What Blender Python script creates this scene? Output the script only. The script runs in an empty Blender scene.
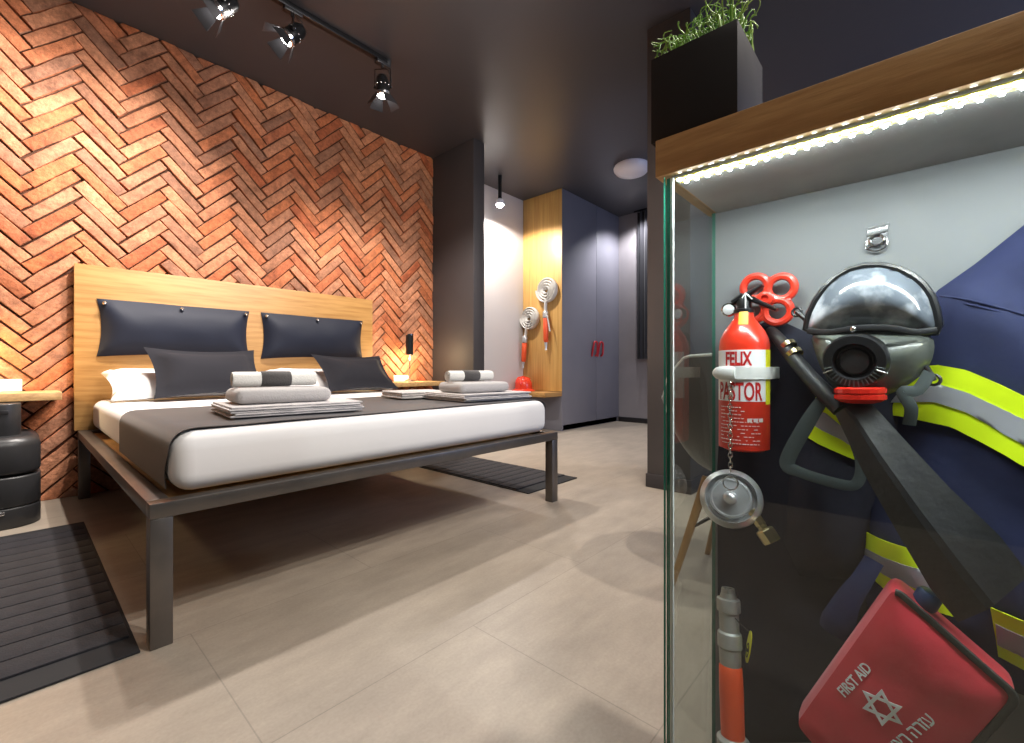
import bpy, bmesh, math, random
from mathutils import Vector, Matrix, noise
from mathutils.geometry import delaunay_2d_cdt
R = math.radians
PI = math.pi
random.seed(7)
scene = bpy.context.scene
COL = scene.collection

# ------------------------------------------------------------------ camera, exposure, lights
EYE = 0.80                                  # camera height
F, CX, HY = 447.0, 512.0, 368.0             # focal length (px), principal column, horizon row
cam_d = bpy.data.cameras.new('camera')
cam = bpy.data.objects.new('camera', cam_d)
COL.objects.link(cam)
cam.location = (0, 0, EYE)
cam.rotation_euler = (R(90), 0, -math.atan2(0.742, 0.670))
cam_d.sensor_width = 36.0
cam_d.lens = F / 1024 * 36.0
cam_d.shift_y = -3.5 / 1024
cam_d.clip_start = 0.01
scene.camera = cam
scene.view_settings.view_transform = 'Standard'
scene.view_settings.look = 'None'
scene.view_settings.gamma = 1.0
scene.view_settings.use_curve_mapping = False
scene.view_settings.exposure = 0.0
world = bpy.data.worlds.new('world')
scene.world = world
world.use_nodes = True
world.node_tree.nodes['Background'].inputs[0].default_value = (0.35, 0.5, 1.0, 1)
world.node_tree.nodes['Background'].inputs[1].default_value = 0.15

WARM = (1.0, 0.84, 0.66)
NEUT = (1.0, 0.93, 0.85)


def lamp(name, typ, loc, power, col, target=None, **kw):
    d = bpy.data.lights.new(name, typ)
    d.energy = power
    d.color = col
    for k, v in kw.items():
        setattr(d, k, v)
    o = bpy.data.objects.new(name, d)
    COL.objects.link(o)
    o.location = loc
    if target is not None:
        o.rotation_euler = (Vector(target) - Vector(loc)).to_track_quat('-Z', 'Y').to_euler()
    return o


# room spots inferred from shadows and lit walls, plus added fill lights without fixtures
lamp('ceiling_spot_vitrine', 'SPOT', (1.00, -0.14, 3.04), 160, NEUT, (1.1, 0.9, 0), spot_size=R(125), spot_blend=0.6, shadow_soft_size=0.035)
lamp('ceiling_spot_seat', 'SPOT', (1.69, -0.53, 3.04), 150, NEUT, (1.7, 0.9, 0), spot_size=R(125), spot_blend=0.6, shadow_soft_size=0.035)
lamp('ceiling_spot_passage', 'SPOT', (3.9, 0.4, 3.04), 95, NEUT, (3.3, 1.9, 0), spot_size=R(120), spot_blend=0.6, shadow_soft_size=0.04)
lamp('fill_light_foot', 'SPOT', (0.25, -0.9, 3.04), 60, NEUT, (0.7, 1.8, 0.3), spot_size=R(130), spot_blend=0.7, shadow_soft_size=0.1)  # added fill from behind the camera, brightens the mattress front; no fixture
lamp('fill_light_bed', 'SPOT', (2.4, 2.4, 3.04), 45, NEUT, (1.6, 2.6, 0.4), spot_size=R(130), spot_blend=0.7, shadow_soft_size=0.1)  # added fill above the bed, no fixture hangs here
lamp('fill_light_wall', 'SPOT', (1.7, 1.0, 3.0), 200, NEUT, (1.75, 3.9, 2.1), spot_size=R(115), spot_blend=0.8, shadow_soft_size=0.45)  # added wash that evens out the brick wall, no lamp body
lamp('fill_light_room', 'AREA', (0.4, -1.0, 3.0), 10, (1.0, 0.97, 0.95), (0.6, 1.0, 0.3), shape='DISK', size=1.0)  # added soft fill above and behind the camera
lamp('window_daylight', 'AREA', (4.3, -2.45, 1.9), 60, (0.48, 0.62, 1.0), (4.0, 3.0, 1.6), shape='RECTANGLE', size=1.5, size_y=1.4)
lamp('wardrobe_spot', 'SPOT', (5.72, 2.75, 2.98), 120, (0.95, 0.95, 1.0), (5.95, 2.95, 1.5), spot_size=R(130), spot_blend=0.6, shadow_soft_size=0.05)

# ------------------------------------------------------------------ view helpers (trace outlines at their real distance)


def ray(px, py):
    u = (px - CX) / F
    return 0.742 + 0.670 * u, 0.670 - 0.742 * u, (HY - py) / F


def at_x(px, py, x):
    rx, ry, rz = ray(px, py)
    t = x / rx
    return Vector((x, ry * t, EYE + rz * t))


def at_y(px, py, y):
    rx, ry, rz = ray(px, py)
    t = y / ry
    return Vector((rx * t, y, EYE + rz * t))


def depth(p):
    return (p.x * 0.742 + p.y * 0.670)


def ab(px, py, x):
    """plane coordinates (to the right, up) on the plane x = const that faces the camera"""
    p = at_x(px, py, x)
    return (-p.y, p.z)


def face_mx(x):       # plane facing -X: (a, b, h) -> (x - h, -a, b)
    return Matrix(((0, 0, -1, x), (-1, 0, 0, 0), (0, 1, 0, 0), (0, 0, 0, 1)))


def face_my(y):       # plane facing -Y: (a, b, h) -> (a, y - h, b)
    return Matrix(((1, 0, 0, 0), (0, 0, -1, y), (0, 1, 0, 0), (0, 0, 0, 1)))


# ------------------------------------------------------------------ materials
def mat(name, col, rough=0.5, metal=0.0, spec=0.5, var=None, vscale=8, stretch=(1, 1, 1), bump=0.0, bscale=None,
        emit=None, estr=0, coat=0.0, sheen=0.0, island=None, vlo=0.35, vhi=0.65, trans=0.0, detail=5):
    m = bpy.data.materials.new(name)
    m.use_nodes = True
    nt = m.node_tree
    b = nt.nodes['Principled BSDF']
    b.inputs['Base Color'].default_value = (*col, 1)
    b.inputs['Roughness'].default_value = rough
    b.inputs['Metallic'].default_value = metal
    b.inputs['Specular IOR Level'].default_value = spec
    b.inputs['Coat Weight'].default_value = coat
    b.inputs['Sheen Weight'].default_value = sheen
    b.inputs['Transmission Weight'].default_value = trans
    if emit:
        b.inputs['Emission Color'].default_value = (*emit, 1)
        b.inputs['Emission Strength'].default_value = estr
    N = nt.nodes.new
    L = nt.links.new
    if var or bump:
        tc = N('ShaderNodeTexCoord')
        mp = N('ShaderNodeMapping')
        mp.inputs['Scale'].default_value = stretch
        L(tc.outputs['Object'], mp.inputs[0])
    out = None
    if island:
        g = N('ShaderNodeNewGeometry')
        r = N('ShaderNodeValToRGB')
        els = r.color_ramp.elements
        n = len(island)
        for i, c in enumerate(island):
            e = els[i] if i < 2 else els.new(0.5)
            e.position = i / (n - 1)
            e.color = (*c, 1)
        for i, c in enumerate(island):
            els[i].color = (*c, 1)
        L(g.outputs['Random Per Island'], r.inputs[0])
        out = r.outputs[0]
    if var:
        nz = N('ShaderNodeTexNoise')
        nz.inputs['Scale'].default_value = vscale
        nz.inputs['Detail'].default_value = detail
        L(mp.outputs[0], nz.inputs['Vector'])
        rp = N('ShaderNodeMapRange')
        rp.inputs[1].default_value = vlo
        rp.inputs[2].default_value = vhi
        L(nz.outputs['Fac'], rp.inputs[0])
        mx = N('ShaderNodeMix')
        mx.data_type = 'RGBA'
        L(rp.outputs[0], mx.inputs['Factor'])
        if out is not None:
            mul = N('ShaderNodeMix')
            mul.data_type = 'RGBA'
            mul.blend_type = 'MULTIPLY'
            mul.inputs['Factor'].default_value = 1
            L(out, mul.inputs['A'])
            mul.inputs['B'].default_value = (*var, 1)
            L(out, mx.inputs['A'])
            L(mul.outputs['Result'], mx.inputs['B'])
        else:
            mx.inputs['A'].default_value = (*col, 1)
            mx.inputs['B'].default_value = (*var, 1)
        out = mx.outputs['Result']
    if out is not None:
        L(out, b.inputs['Base Color'])
    if bump:
        nb = N('ShaderNodeTexNoise')
        nb.inputs['Scale'].default_value = bscale or vscale
        nb.inputs['Detail'].default_value = 6
        L(mp.outputs[0], nb.inputs['Vector'])
        bp = N('ShaderNodeBump')
        bp.inputs['Strength'].default_value = bump
        bp.inputs['Distance'].default_value = 0.01
        L(nb.outputs['Fac'], bp.inputs['Height'])
        L(bp.outputs[0], b.inputs['Normal'])
    return m


def glass_mat(name, tint, refl_scale=1.0, rough=0.0):
    m = bpy.data.materials.new(name)
    m.use_nodes = True
    nt = m.node_tree
    nt.nodes.clear()
    o = nt.nodes.new('ShaderNodeOutputMaterial')
    t = nt.nodes.new('ShaderNodeBsdfTransparent')
    t.inputs[0].default_value = (*tint, 1)
    g = nt.nodes.new('ShaderNodeBsdfGlossy')
    g.inputs['Roughness'].default_value = rough
    fr = nt.nodes.new('ShaderNodeFresnel')
    gm = nt.nodes.new('ShaderNodeNewGeometry')
    mr = nt.nodes.new('ShaderNodeMapRange')       # same reflectance on both faces of the thin pane
    mr.inputs[3].default_value = 1.45
    mr.inputs[4].default_value = 1 / 1.45
    nt.links.new(gm.outputs['Backfacing'], mr.inputs[0])
    nt.links.new(mr.outputs[0], fr.inputs[0])
    mul = nt.nodes.new('ShaderNodeMath')
    mul.operation = 'MULTIPLY'
    mul.inputs[1].default_value = refl_scale
    mx = nt.nodes.new('ShaderNodeMixShader')
    nt.links.new(fr.outputs[0], mul.inputs[0])
    nt.links.new(mul.outputs[0], mx.inputs[0])
    nt.links.new(t.outputs[0], mx.inputs[1])
    nt.links.new(g.outputs[0], mx.inputs[2])
    nt.links.new(mx.outputs[0], o.inputs[0])
    return m


M = {}
M['brick'] = mat('brick', (0.5, 0.16, 0.06), 0.85, island=[(0.60, 0.175, 0.062), (0.66, 0.225, 0.095), (0.50, 0.125, 0.045), (0.68, 0.28, 0.14),
                 (0.37, 0.17, 0.10), (0.64, 0.195, 0.068), (0.52, 0.26, 0.15), (0.68, 0.21, 0.075)], var=(0.55, 0.5, 0.48), vscale=11, vlo=0.45, vhi=0.8, bump=0.9, bscale=34)
def brick_wear(m):
    nt = m.node_tree
    b = nt.nodes['Principled BSDF']
    N, L = nt.nodes.new, nt.links.new
    src = b.inputs['Base Color'].links[0].from_socket
    tc = N('ShaderNodeTexCoord')
    out = src
    for sc, lo_, hi_, a, c in ((38, 0.40, 0.72, 1.0, 0.55), (160, 0.35, 0.65, 1.12, 0.80), (7, 0.50, 0.70, 1.0, 0.72)):
        n = N('ShaderNodeTexNoise')
        n.inputs['Scale'].default_value = sc
        n.inputs['Detail'].default_value = 6
        n.inputs['Roughness'].default_value = 0.65
        L(tc.outputs['Object'], n.inputs['Vector'])
        r = N('ShaderNodeMapRange')
        r.inputs[1].default_value, r.inputs[2].default_value = lo_, hi_
        r.inputs[3].default_value, r.inputs[4].default_value = a, c
        L(n.outputs['Fac'], r.inputs[0])
        x = N('ShaderNodeMix')
        x.data_type = 'RGBA'
        x.blend_type = 'MULTIPLY'
        x.inputs['Factor'].default_value = 1
        L(out, x.inputs['A'])
        L(r.outputs[0], x.inputs['B'])
        out = x.outputs['Result']
    L(out, b.inputs['Base Color'])


brick_wear(M['brick'])
M['mortar'] = mat('mortar', (0.10, 0.035, 0.015), 0.95, var=(0.05, 0.02, 0.01), vscale=30, bump=0.4)
M['ceiling'] = mat('ceiling_lacquer', (0.062, 0.060, 0.068), 0.38, spec=0.35)
M['grey_paint'] = mat('grey_paint', (0.30, 0.275, 0.285), 0.6, var=(0.27, 0.25, 0.26), vscale=3)
M['niche_paint'] = mat('light_niche_paint', (0.52, 0.49, 0.48), 0.6)
M['dark_paint'] = mat('dark_paint', (0.044, 0.038, 0.040), 0.6, var=(0.039, 0.034, 0.036), vscale=3)
M['blue_grey'] = mat('blue_grey_lacquer', (0.20, 0.195, 0.225), 0.42, var=(0.185, 0.18, 0.21), vscale=2)
M['pillar'] = mat('pillar_paint', (0.075, 0.066, 0.066), 0.5, var=(0.068, 0.06, 0.06), vscale=4)
M['black_trim'] = mat('black_trim', (0.02, 0.018, 0.02), 0.5)
M['oak'] = mat('oak_veneer', (0.45, 0.245, 0.082), 0.45, var=(0.34, 0.17, 0.05), vscale=3.0, stretch=(1.2, 6, 16), bump=0.08, bscale=8, vlo=0.38, vhi=0.66)
M['oak_tall'] = mat('oak_veneer_upright', (0.66, 0.40, 0.13), 0.42, var=(0.52, 0.28, 0.08), vscale=3.0, stretch=(6, 14, 0.5), bump=0.05, bscale=8)
M['oak_dull'] = mat('oak_board', (0.58, 0.355, 0.15), 0.5, var=(0.42, 0.24, 0.095), vscale=4.0, stretch=(10, 2, 16), bump=0.1, bscale=8)
M['steel'] = mat('dark_steel', (0.125, 0.118, 0.112), 0.36, metal=0.75, var=(0.17, 0.15, 0.135), vscale=6, stretch=(1, 1, 1), bump=0.05, bscale=30)
M['sheet'] = mat('white_sheet', (0.80, 0.79, 0.78), 0.85, sheen=0.1, bump=0.12, bscale=5)
M['white_cloth'] = mat('white_cloth', (0.82, 0.80, 0.80), 0.9, sheen=0.1, bump=0.15, bscale=9)
M['runner'] = mat('charcoal_runner', (0.036, 0.030, 0.029), 0.75, sheen=0.15, bump=0.1, bscale=6)
M['cushion'] = mat('charcoal_cushion', (0.019, 0.0185, 0.023), 0.9, spec=0.12, sheen=0.04, bump=0.1, bscale=10)
M['leather'] = mat('navy_leather', (0.014, 0.0165, 0.029), 0.58, spec=0.22, bump=0.08, bscale=12)
M['grey_towel'] = mat('grey_towel', (0.50, 0.48, 0.47), 0.95, sheen=0.2, bump=0.35, bscale=160)
M['white_towel'] = mat('white_towel', (0.78, 0.77, 0.72), 0.95, sheen=0.2, bump=0.35, bscale=160)
M['dark_towel'] = mat('dark_towel', (0.075, 0.07, 0.068), 0.95, sheen=0.2, bump=0.35, bscale=160)
M['striped_sheet'] = mat('pale_striped_sheet', (0.60, 0.57, 0.56), 0.9, sheen=0.1, var=(0.42, 0.40, 0.40), vscale=3, stretch=(1, 40, 40), vlo=0.5, vhi=0.56)
M['rug'] = mat('black_rug', (0.019, 0.018, 0.023), 0.9, sheen=0.05, var=(0.013, 0.012, 0.016), vscale=40, bump=0.3, bscale=200)
M['rug_edge'] = mat('black_rug_edge', (0.012, 0.012, 0.014), 0.8)
M['black_plastic'] = mat('black_plastic', (0.022, 0.022, 0.024), 0.38, bump=0.05, bscale=120)
M['black_metal'] = mat('black_metal', (0.012, 0.012, 0.013), 0.32, metal=0.3)
M['grey_metal'] = mat('translucent_black_flap', (0.045, 0.044, 0.048), 0.28, metal=0.5)
M['chrome'] = mat('chrome', (0.75, 0.75, 0.76), 0.15, metal=1.0)
M['alu'] = mat('cast_aluminium', (0.70, 0.71, 0.72), 0.36, metal=0.75, var=(0.55, 0.56, 0.57), vscale=20, bump=0.1, bscale=60)
M['alu_dull'] = mat('dull_aluminium', (0.42, 0.43, 0.40), 0.55, metal=0.55, var=(0.34, 0.35, 0.33), vscale=18, bump=0.1, bscale=60)
M['brass'] = mat('brass', (0.62, 0.50, 0.26), 0.3, metal=1.0, var=(0.45, 0.38, 0.22), vscale=30)
M['hot_lens'] = mat('lit_lens', (1, 1, 1), 0.3, emit=(1, 0.97, 0.93), estr=40)
M['led'] = mat('lit_diode', (1, 1, 1), 0.3, emit=(0.93, 0.97, 1.0), estr=140)
M['led_tape'] = mat('led_tape', (0.75, 0.62, 0.12), 0.5)
M['dome'] = mat('opal_dome', (0.80, 0.78, 0.84), 0.3)
M['bulb'] = mat('lit_bulb', (1, 1, 1), 0.3, emit=(1.0, 0.9, 0.75), estr=40)
M['hose_white'] = mat('white_hose', (0.62, 0.60, 0.57), 0.85, bump=0.2, bscale=150)
M['orange'] = mat('orange_red_rubber', (0.72, 0.085, 0.02), 0.45)
M['helmet'] = mat('red_helmet', (0.78, 0.05, 0.02), 0.25, coat=0.3)
M['red_handle'] = mat('red_handle', (0.55, 0.02, 0.03), 0.35)
M['red_paint'] = mat('red_paint', (0.70, 0.035, 0.012), 0.28, coat=0.4)
M['red_wheel'] = mat('red_enamel', (0.72, 0.045, 0.02), 0.33, coat=0.3)
M['red_plastic'] = mat('red_plastic', (0.60, 0.02, 0.01), 0.25)
M['label_white'] = mat('label_white', (0.80, 0.80, 0.80), 0.45)
M['label_red'] = mat('label_red', (0.58, 0.03, 0.012), 0.4)
M['label_yellow'] = mat('label_yellow', (0.80, 0.78, 0.02), 0.45)
M['ink_red'] = mat('ink_red', (0.50, 0.01, 0.01), 0.5)
M['ink_white'] = mat('ink_white', (0.75, 0.62, 0.60), 0.5)
M['ink_black'] = mat('ink_black', (0.02, 0.02, 0.02), 0.5)
M['orange_sticker'] = mat('orange_sticker', (0.85, 0.45, 0.03), 0.45)
M['white_plastic'] = mat('white_plastic', (0.75, 0.75, 0.72), 0.3)
M['clear_plastic'] = mat('clear_gauge', (0.6, 0.62, 0.62), 0.1, spec=0.8)
M['panel'] = mat('vitrine_back', (0.20, 0.21, 0.218), 0.55, var=(0.18, 0.19, 0.197), vscale=5)
M['vitrine_inner'] = mat('pale_plaster', (0.36, 0.35, 0.33), 0.7, var=(0.28, 0.27, 0.26), vscale=9)
M['glass'] = glass_mat('clear_glass', (0.93, 0.96, 0.95))
M['glass_edge'] = mat('green_glass_edge', (0.02, 0.20, 0.13), 0.15, spec=0.8)
M['pale_edge'] = mat('white_edge', (0.75, 0.80, 0.78), 0.25)
M['planter'] = mat('black_planter', (0.022, 0.020, 0.020), 0.6, spec=0.25)
M['planter2'] = mat('planter_steel', (0.15, 0.14, 0.14), 0.5, metal=0.2)
M['leaf'] = mat('curly_leaf', (0.16, 0.36, 0.035), 0.45, island=[(0.10, 0.26, 0.02), (0.20, 0.42, 0.045), (0.30, 0.48, 0.09), (0.13, 0.32, 0.03)])
M['soil'] = mat('soil', (0.02, 0.014, 0.008), 0.95)
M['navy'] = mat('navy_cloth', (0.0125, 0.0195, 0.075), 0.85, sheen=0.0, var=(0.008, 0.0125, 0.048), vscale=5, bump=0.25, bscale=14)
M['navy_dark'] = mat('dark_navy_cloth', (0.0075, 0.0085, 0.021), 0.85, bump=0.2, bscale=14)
M['hi_vis'] = mat('hi_vis_yellow', (0.72, 0.95, 0.0), 0.6, emit=(0.6, 0.9, 0.0), estr=0)
M['reflect'] = mat('reflective_tape', (0.36, 0.37, 0.40), 0.45, metal=0.2)
M['rubber'] = mat('black_rubber', (0.011, 0.0115, 0.012), 0.5, var=(0.022, 0.0225, 0.024), vscale=14, bump=0.15, bscale=50)
M['visor_frame'] = mat('mask_rubber', (0.012, 0.012, 0.013), 0.3)
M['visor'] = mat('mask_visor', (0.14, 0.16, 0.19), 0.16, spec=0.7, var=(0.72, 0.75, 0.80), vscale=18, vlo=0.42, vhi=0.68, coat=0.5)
M['mask_skin'] = mat('mask_skin', (0.13, 0.14, 0.12), 0.3, spec=0.6, var=(0.06, 0.068, 0.06), vscale=16)
M['strap'] = mat('grey_green_strap', (0.05, 0.065, 0.065), 0.6)
M['bag'] = mat('red_bag_cloth', (0.62, 0.032, 0.052), 0.55, sheen=0.2, bump=0.2, bscale=14)
M['bag_trim'] = mat('bag_trim', (0.022, 0.024, 0.020), 0.6)
M['blue_cap'] = mat('blue_cap', (0.02, 0.06, 0.16), 0.4)
M['chair_shell'] = mat('grey_shell', (0.13, 0.13, 0.125), 0.3, coat=0.2)
M['beech'] = mat('beech', (0.42, 0.24, 0.09), 0.45, var=(0.32, 0.17, 0.06), vscale=6, stretch=(10, 10, 1))
M['curtain'] = mat('black_curtain', (0.014, 0.013, 0.018), 0.85, sheen=0.2)
M['card'] = mat('white_card', (0.8, 0.78, 0.72), 0.6)


def floor_mat():
    m = mat('floor_tile', (0.47, 0.41, 0.345), 0.42, spec=0.35)
    nt = m.node_tree
    b = nt.nodes['Principled BSDF']
    N = nt.nodes.new
    L = nt.links.new
    tc = N('ShaderNodeTexCoord')
    mp = N('ShaderNodeMapping')
    mp.inputs['Location'].default_value = (0.25, 0.18, 0)
    L(tc.outputs['Object'], mp.inputs[0])
    br = N('ShaderNodeTexBrick')
    br.inputs['Scale'].default_value = 1.0
    br.inputs['Brick Width'].default_value = 1.2
    br.inputs['Row Height'].default_value = 0.6
    br.inputs['Mortar Size'].default_value = 0.0018
    br.inputs['Mortar Smooth'].default_value = 0.3
    br.inputs['Color1'].default_value = (0.375, 0.318, 0.257, 1)
    br.inputs['Color2'].default_value = (0.35, 0.296, 0.238, 1)
    br.inputs['Mortar'].default_value = (0.27, 0.232, 0.19, 1)
    L(mp.outputs[0], br.inputs['Vector'])
    n1 = N('ShaderNodeTexNoise')
    n1.inputs['Scale'].default_value = 3
    n1.inputs['Detail'].default_value = 8
    n1.inputs['Roughness'].default_value = 0.7
    mp2 = N('ShaderNodeMapping')
    mp2.inputs['Scale'].default_value = (1, 2.5, 1)
    L(tc.outputs['Object'], mp2.inputs[0])
    L(mp2.outputs[0], n1.inputs['Vector'])
    mr = N('ShaderNodeMapRange')
    mr.inputs[1].default_value = 0.3
    mr.inputs[2].default_value = 0.7
    mr.inputs[3].default_value = 0.80
    mr.inputs[4].default_value = 1.12
    L(n1.outputs['Fac'], mr.inputs[0])
    n2 = N('ShaderNodeTexNoise')
    n2.inputs['Scale'].default_value = 120
    n2.inputs['Detail'].default_value = 3
    L(tc.outputs['Object'], n2.inputs['Vector'])
    mr2 = N('ShaderNodeMapRange')
    mr2.inputs[3].default_value = 0.86
    mr2.inputs[4].default_value = 1.14
    L(n2.outputs['Fac'], mr2.inputs[0])
    mu = N('ShaderNodeMath')
    mu.operation = 'MULTIPLY'
    L(mr.outputs[0], mu.inputs[0])
    L(mr2.outputs[0], mu.inputs[1])
    mx = N('ShaderNodeMix')
    mx.data_type = 'RGBA'
    mx.blend_type = 'MULTIPLY'
    mx.inputs['Factor'].default_value = 1
    L(br.outputs['Color'], mx.inputs['A'])
    L(mu.outputs[0], mx.inputs['B'])
    L(mx.outputs['Result'], b.inputs['Base Color'])
    return m


M['floor'] = floor_mat()


# ------------------------------------------------------------------ mesh helpers
class MB:
    def __init__(self, X=None):
        self.bm = bmesh.new()
        self.X = X or Matrix.Identity(4)

    def _fin(self, verts, faces, mi):
        for f in faces:
            f.material_index = mi
        return verts

    def box(self, c, s, bev=0.0, rot=None, mi=0, seg=2):
        m = self.X @ Matrix.Translation(Vector(c)) @ (rot.to_4x4() if rot else Matrix.Identity(4)) @ Matrix.Diagonal((*s, 1))
        r = bmesh.ops.create_cube(self.bm, size=1.0, matrix=m)
        vs = r['verts']
        fs = set(f for v in vs for f in v.link_faces)
        for f in fs:
            f.material_index = mi
        if bev:
            es = list(set(e for v in vs for e in v.link_edges))
            q = bmesh.ops.bevel(self.bm, geom=es, offset=bev, segments=seg, affect='EDGES', profile=0.5)
            for f in q['faces']:
                f.material_index = mi
        return self

    def ring_skin(self, rings, mi=0, cap0=True, cap1=True, closed=False):
        bm = self.bm
        V = [[bm.verts.new(self.X @ Vector(p)) for p in r] for r in rings]
        n = len(V[0])
        k = len(V)
        for i in range(k if closed else k - 1):
            A, B = V[i], V[(i + 1) % k]
            for j in range(n):
                f = bm.faces.new((A[j], A[(j + 1) % n], B[(j + 1) % n], B[j]))
                f.material_index = mi
        if not closed:
            if cap0:
                bm.faces.new(list(reversed(V[0]))).material_index = mi
            if cap1:
                bm.faces.new(V[-1]).material_index = mi
        return self

    def lathe(self, prof, X=None, n=32, mi=0, cap0=True, cap1=True):
        X = X or Matrix.Identity(4)
        rings = []
        for r, z in prof:
            rings.append([X @ Vector((max(r, 1e-4) * math.cos(2 * PI * i / n), max(r, 1e-4) * math.sin(2 * PI * i / n), z)) for i in range(n)])
        return self.ring_skin(rings, mi, cap0, cap1)

    def cyl(self, p0, p1, r0, r1=None, n=20, mi=0):
        p0, p1 = Vector(p0), Vector(p1)
        X = axis_mx(p0, p1)
        h = (p1 - p0).length
        return self.lathe([(r0, 0), (r1 if r1 is not None else r0, h)], X, n, mi)

    def lathe_on(self, p0, p1, prof, n=28, mi=0, cap0=True, cap1=True):
        """profile of (radius, distance along the axis)"""
        return self.lathe(prof, axis_mx(Vector(p0), Vector(p1)), n, mi, cap0, cap1)

    def tube(self, pts, r, n=10, mi=0, closed=False, sub=0, flat=None):
        pts = [Vector(p) for p in pts]
        if sub:
            pts, r = smooth_path(pts, r, sub, closed)
        k = len(pts)
        rs = r if isinstance(r, list) else [r] * k
        rings = []
        up = None
        for i, p in enumerate(pts):
            a = pts[(i - 1) % k] if (closed or i > 0) else p
            b = pts[(i + 1) % k] if (closed or i < k - 1) else p
            t = (b - a).normalized()
            if up is None:
                up = t.orthogonal().normalized() if flat is None else Vector(flat)
            up = (up - t * up.dot(t))
            up = up.normalized() if up.length > 1e-6 else t.orthogonal().normalized()
            s = t.cross(up)
            rr = rs[i]
            ra, rb = rr if isinstance(rr, tuple) else (rr, rr)
            rings.append([p + up * (ra * math.cos(2 * PI * j / n)) + s * (rb * math.sin(2 * PI * j / n)) for j in range(n)])
        return self.ring_skin(rings, mi, closed=closed)

    def torus(self, c, axis, R_, r, n=28, m=8, mi=0):
        X = axis_mx(Vector(c), Vector(c) + Vector(axis))
        pts = [X @ Vector((R_ * math.cos(2 * PI * i / n), R_ * math.sin(2 * PI * i / n), 0)) for i in range(n)]
        return self.tube(pts, r, m, mi, closed=True, flat=tuple(Vector(axis).normalized()))

    def ball(self, c, s, rot=None, mi=0, u=20, v=12):
        m = self.X @ Matrix.Translation(Vector(c)) @ (rot.to_4x4() if rot else Matrix.Identity(4)) @ Matrix.Diagonal((*s, 1))
        r = bmesh.ops.create_uvsphere(self.bm, u_segments=u, v_segments=v, radius=1, matrix=m)
        for f in set(f for w in r['verts'] for f in w.link_faces):
            f.material_index = mi
        return self

    def prism(self, out, h0, h1, X=None, bev=0.0, mi=0):
        X = X or Matrix.Identity(4)
        if area2(out) < 0:
            out = list(reversed(out))
        if bev:
            ins = inset(out, bev)
            rings = [[X @ Vector((a, b, h0)) for a, b in out], [X @ Vector((a, b, h1 - bev)) for a, b in out], [X @ Vector((a, b, h1)) for a, b in ins]]
        else:
            rings = [[X @ Vector((a, b, h0)) for a, b in out], [X @ Vector((a, b, h1)) for a, b in out]]
        return self.ring_skin(rings, mi)

    def puff(self, out, hf, hb, X=None, step=0.03, mi=0, warp=None):
        """cushion-like body inside an outline: hf/hb give height of front and back from the distance to the outline"""
        X = X or Matrix.Identity(4)
        if area2(out) < 0:
            out = list(reversed(out))
        bd = []
        for i, p in enumerate(out):
            q = out[(i + 1) % len(out)]
            k = max(1, int(math.dist(p, q) / step))
            for j in range(k):
                bd.append((p[0] + (q[0] - p[0]) * j / k, p[1] + (q[1] - p[1]) * j / k))
        nb = len(bd)
        pts = list(bd)
        x0, x1 = min(p[0] for p in bd), max(p[0] for p in bd)
        y0, y1 = min(p[1] for p in bd), max(p[1] for p in bd)
        for i, p in enumerate(out):        # a point just inside every corner
            e1 = (Vector(out[i - 1]) - Vector(p)).normalized()
            e2 = (Vector(out[(i + 1) % len(out)]) - Vector(p)).normalized()
            q = Vector(p) + (e1 + e2).normalized() * step * 0.5 if (e1 + e2).length > 0.5 else None
            if q is not None and inside(q, bd):
                pts.append((q.x, q.y))
        iy = 0
        yy = y0 + step * 0.5
        while yy < y1:
            xx = x0 + (0.25 if iy % 2 else 0.75) * step
            while xx < x1:
                if inside((xx, yy), bd) and dist_poly((xx, yy), bd) > step * 0.45:
                    pts.append((xx, yy))
                xx += step
            yy += step * 0.87
            iy += 1
        V, E, Fc, *_ = delaunay_2d_cdt([Vector(p) for p in pts], [(i, (i + 1) % nb) for i in range(nb)], [], 1, 1e-7)
        bm = self.bm
        front, back = [], []
        for p in V:
            d = dist_poly(p, bd)
            a, b = p.x, p.y
            w = warp(a, b) if warp else 0
            if d < 1e-5:
                v = bm.verts.new(self.X @ (X @ Vector((a, b, w))))
                front.append(v)
                back.append(v)
            else:
                front.append(bm.verts.new(self.X @ (X @ Vector((a, b, w + hf(d, a, b))))))
                back.append(bm.verts.new(self.X @ (X @ Vector((a, b, w - hb(d, a, b))))))
        for f in Fc:
            if len(set(f)) < 3:
                continue
            c = sum((V[i] for i in f), Vector((0, 0))) / len(f)
            if not inside(c, bd):
                continue
            pa = [(V[i].x, V[i].y) for i in f]
            g = list(f) if area2(pa) > 0 else list(reversed(f))
            for L_, rev in ((front, False), (back, True)):
                vs = [L_[i] for i in (reversed(g) if rev else g)]
                try:
                    bm.faces.new(vs).material_index = mi
                except ValueError:
                    pass
        return self

    def sheet(self, P, nu, nv, thick=0.002, mi=0, off=None):
        """closed thin sheet from P(u,v) -> (point, normal)"""
        bm = self.bm
        A = [[None] * (nv + 1) for _ in range(nu + 1)]
        B = [[None] * (nv + 1) for _ in range(nu + 1)]
        e = 1e-3
        for i in range(nu + 1):
            for j in range(nv + 1):
                u, v = i / nu, j / nv
                p = Vector(P(u, v))
                du = Vector(P(min(u + e, 1), v)) - Vector(P(max(u - e, 0), v))
                dv = Vector(P(u, min(v + e, 1))) - Vector(P(u, max(v - e, 0)))
                n = du.cross(dv)
                n = n.normalized() if n.length > 1e-12 else Vector((0, 0, 1))
                A[i][j] = bm.verts.new(self.X @ p)
                B[i][j] = bm.verts.new(self.X @ (p - n * thick))
        def q(a, b, c, d):
            bm.faces.new((a, b, c, d)).material_index = mi
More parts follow.
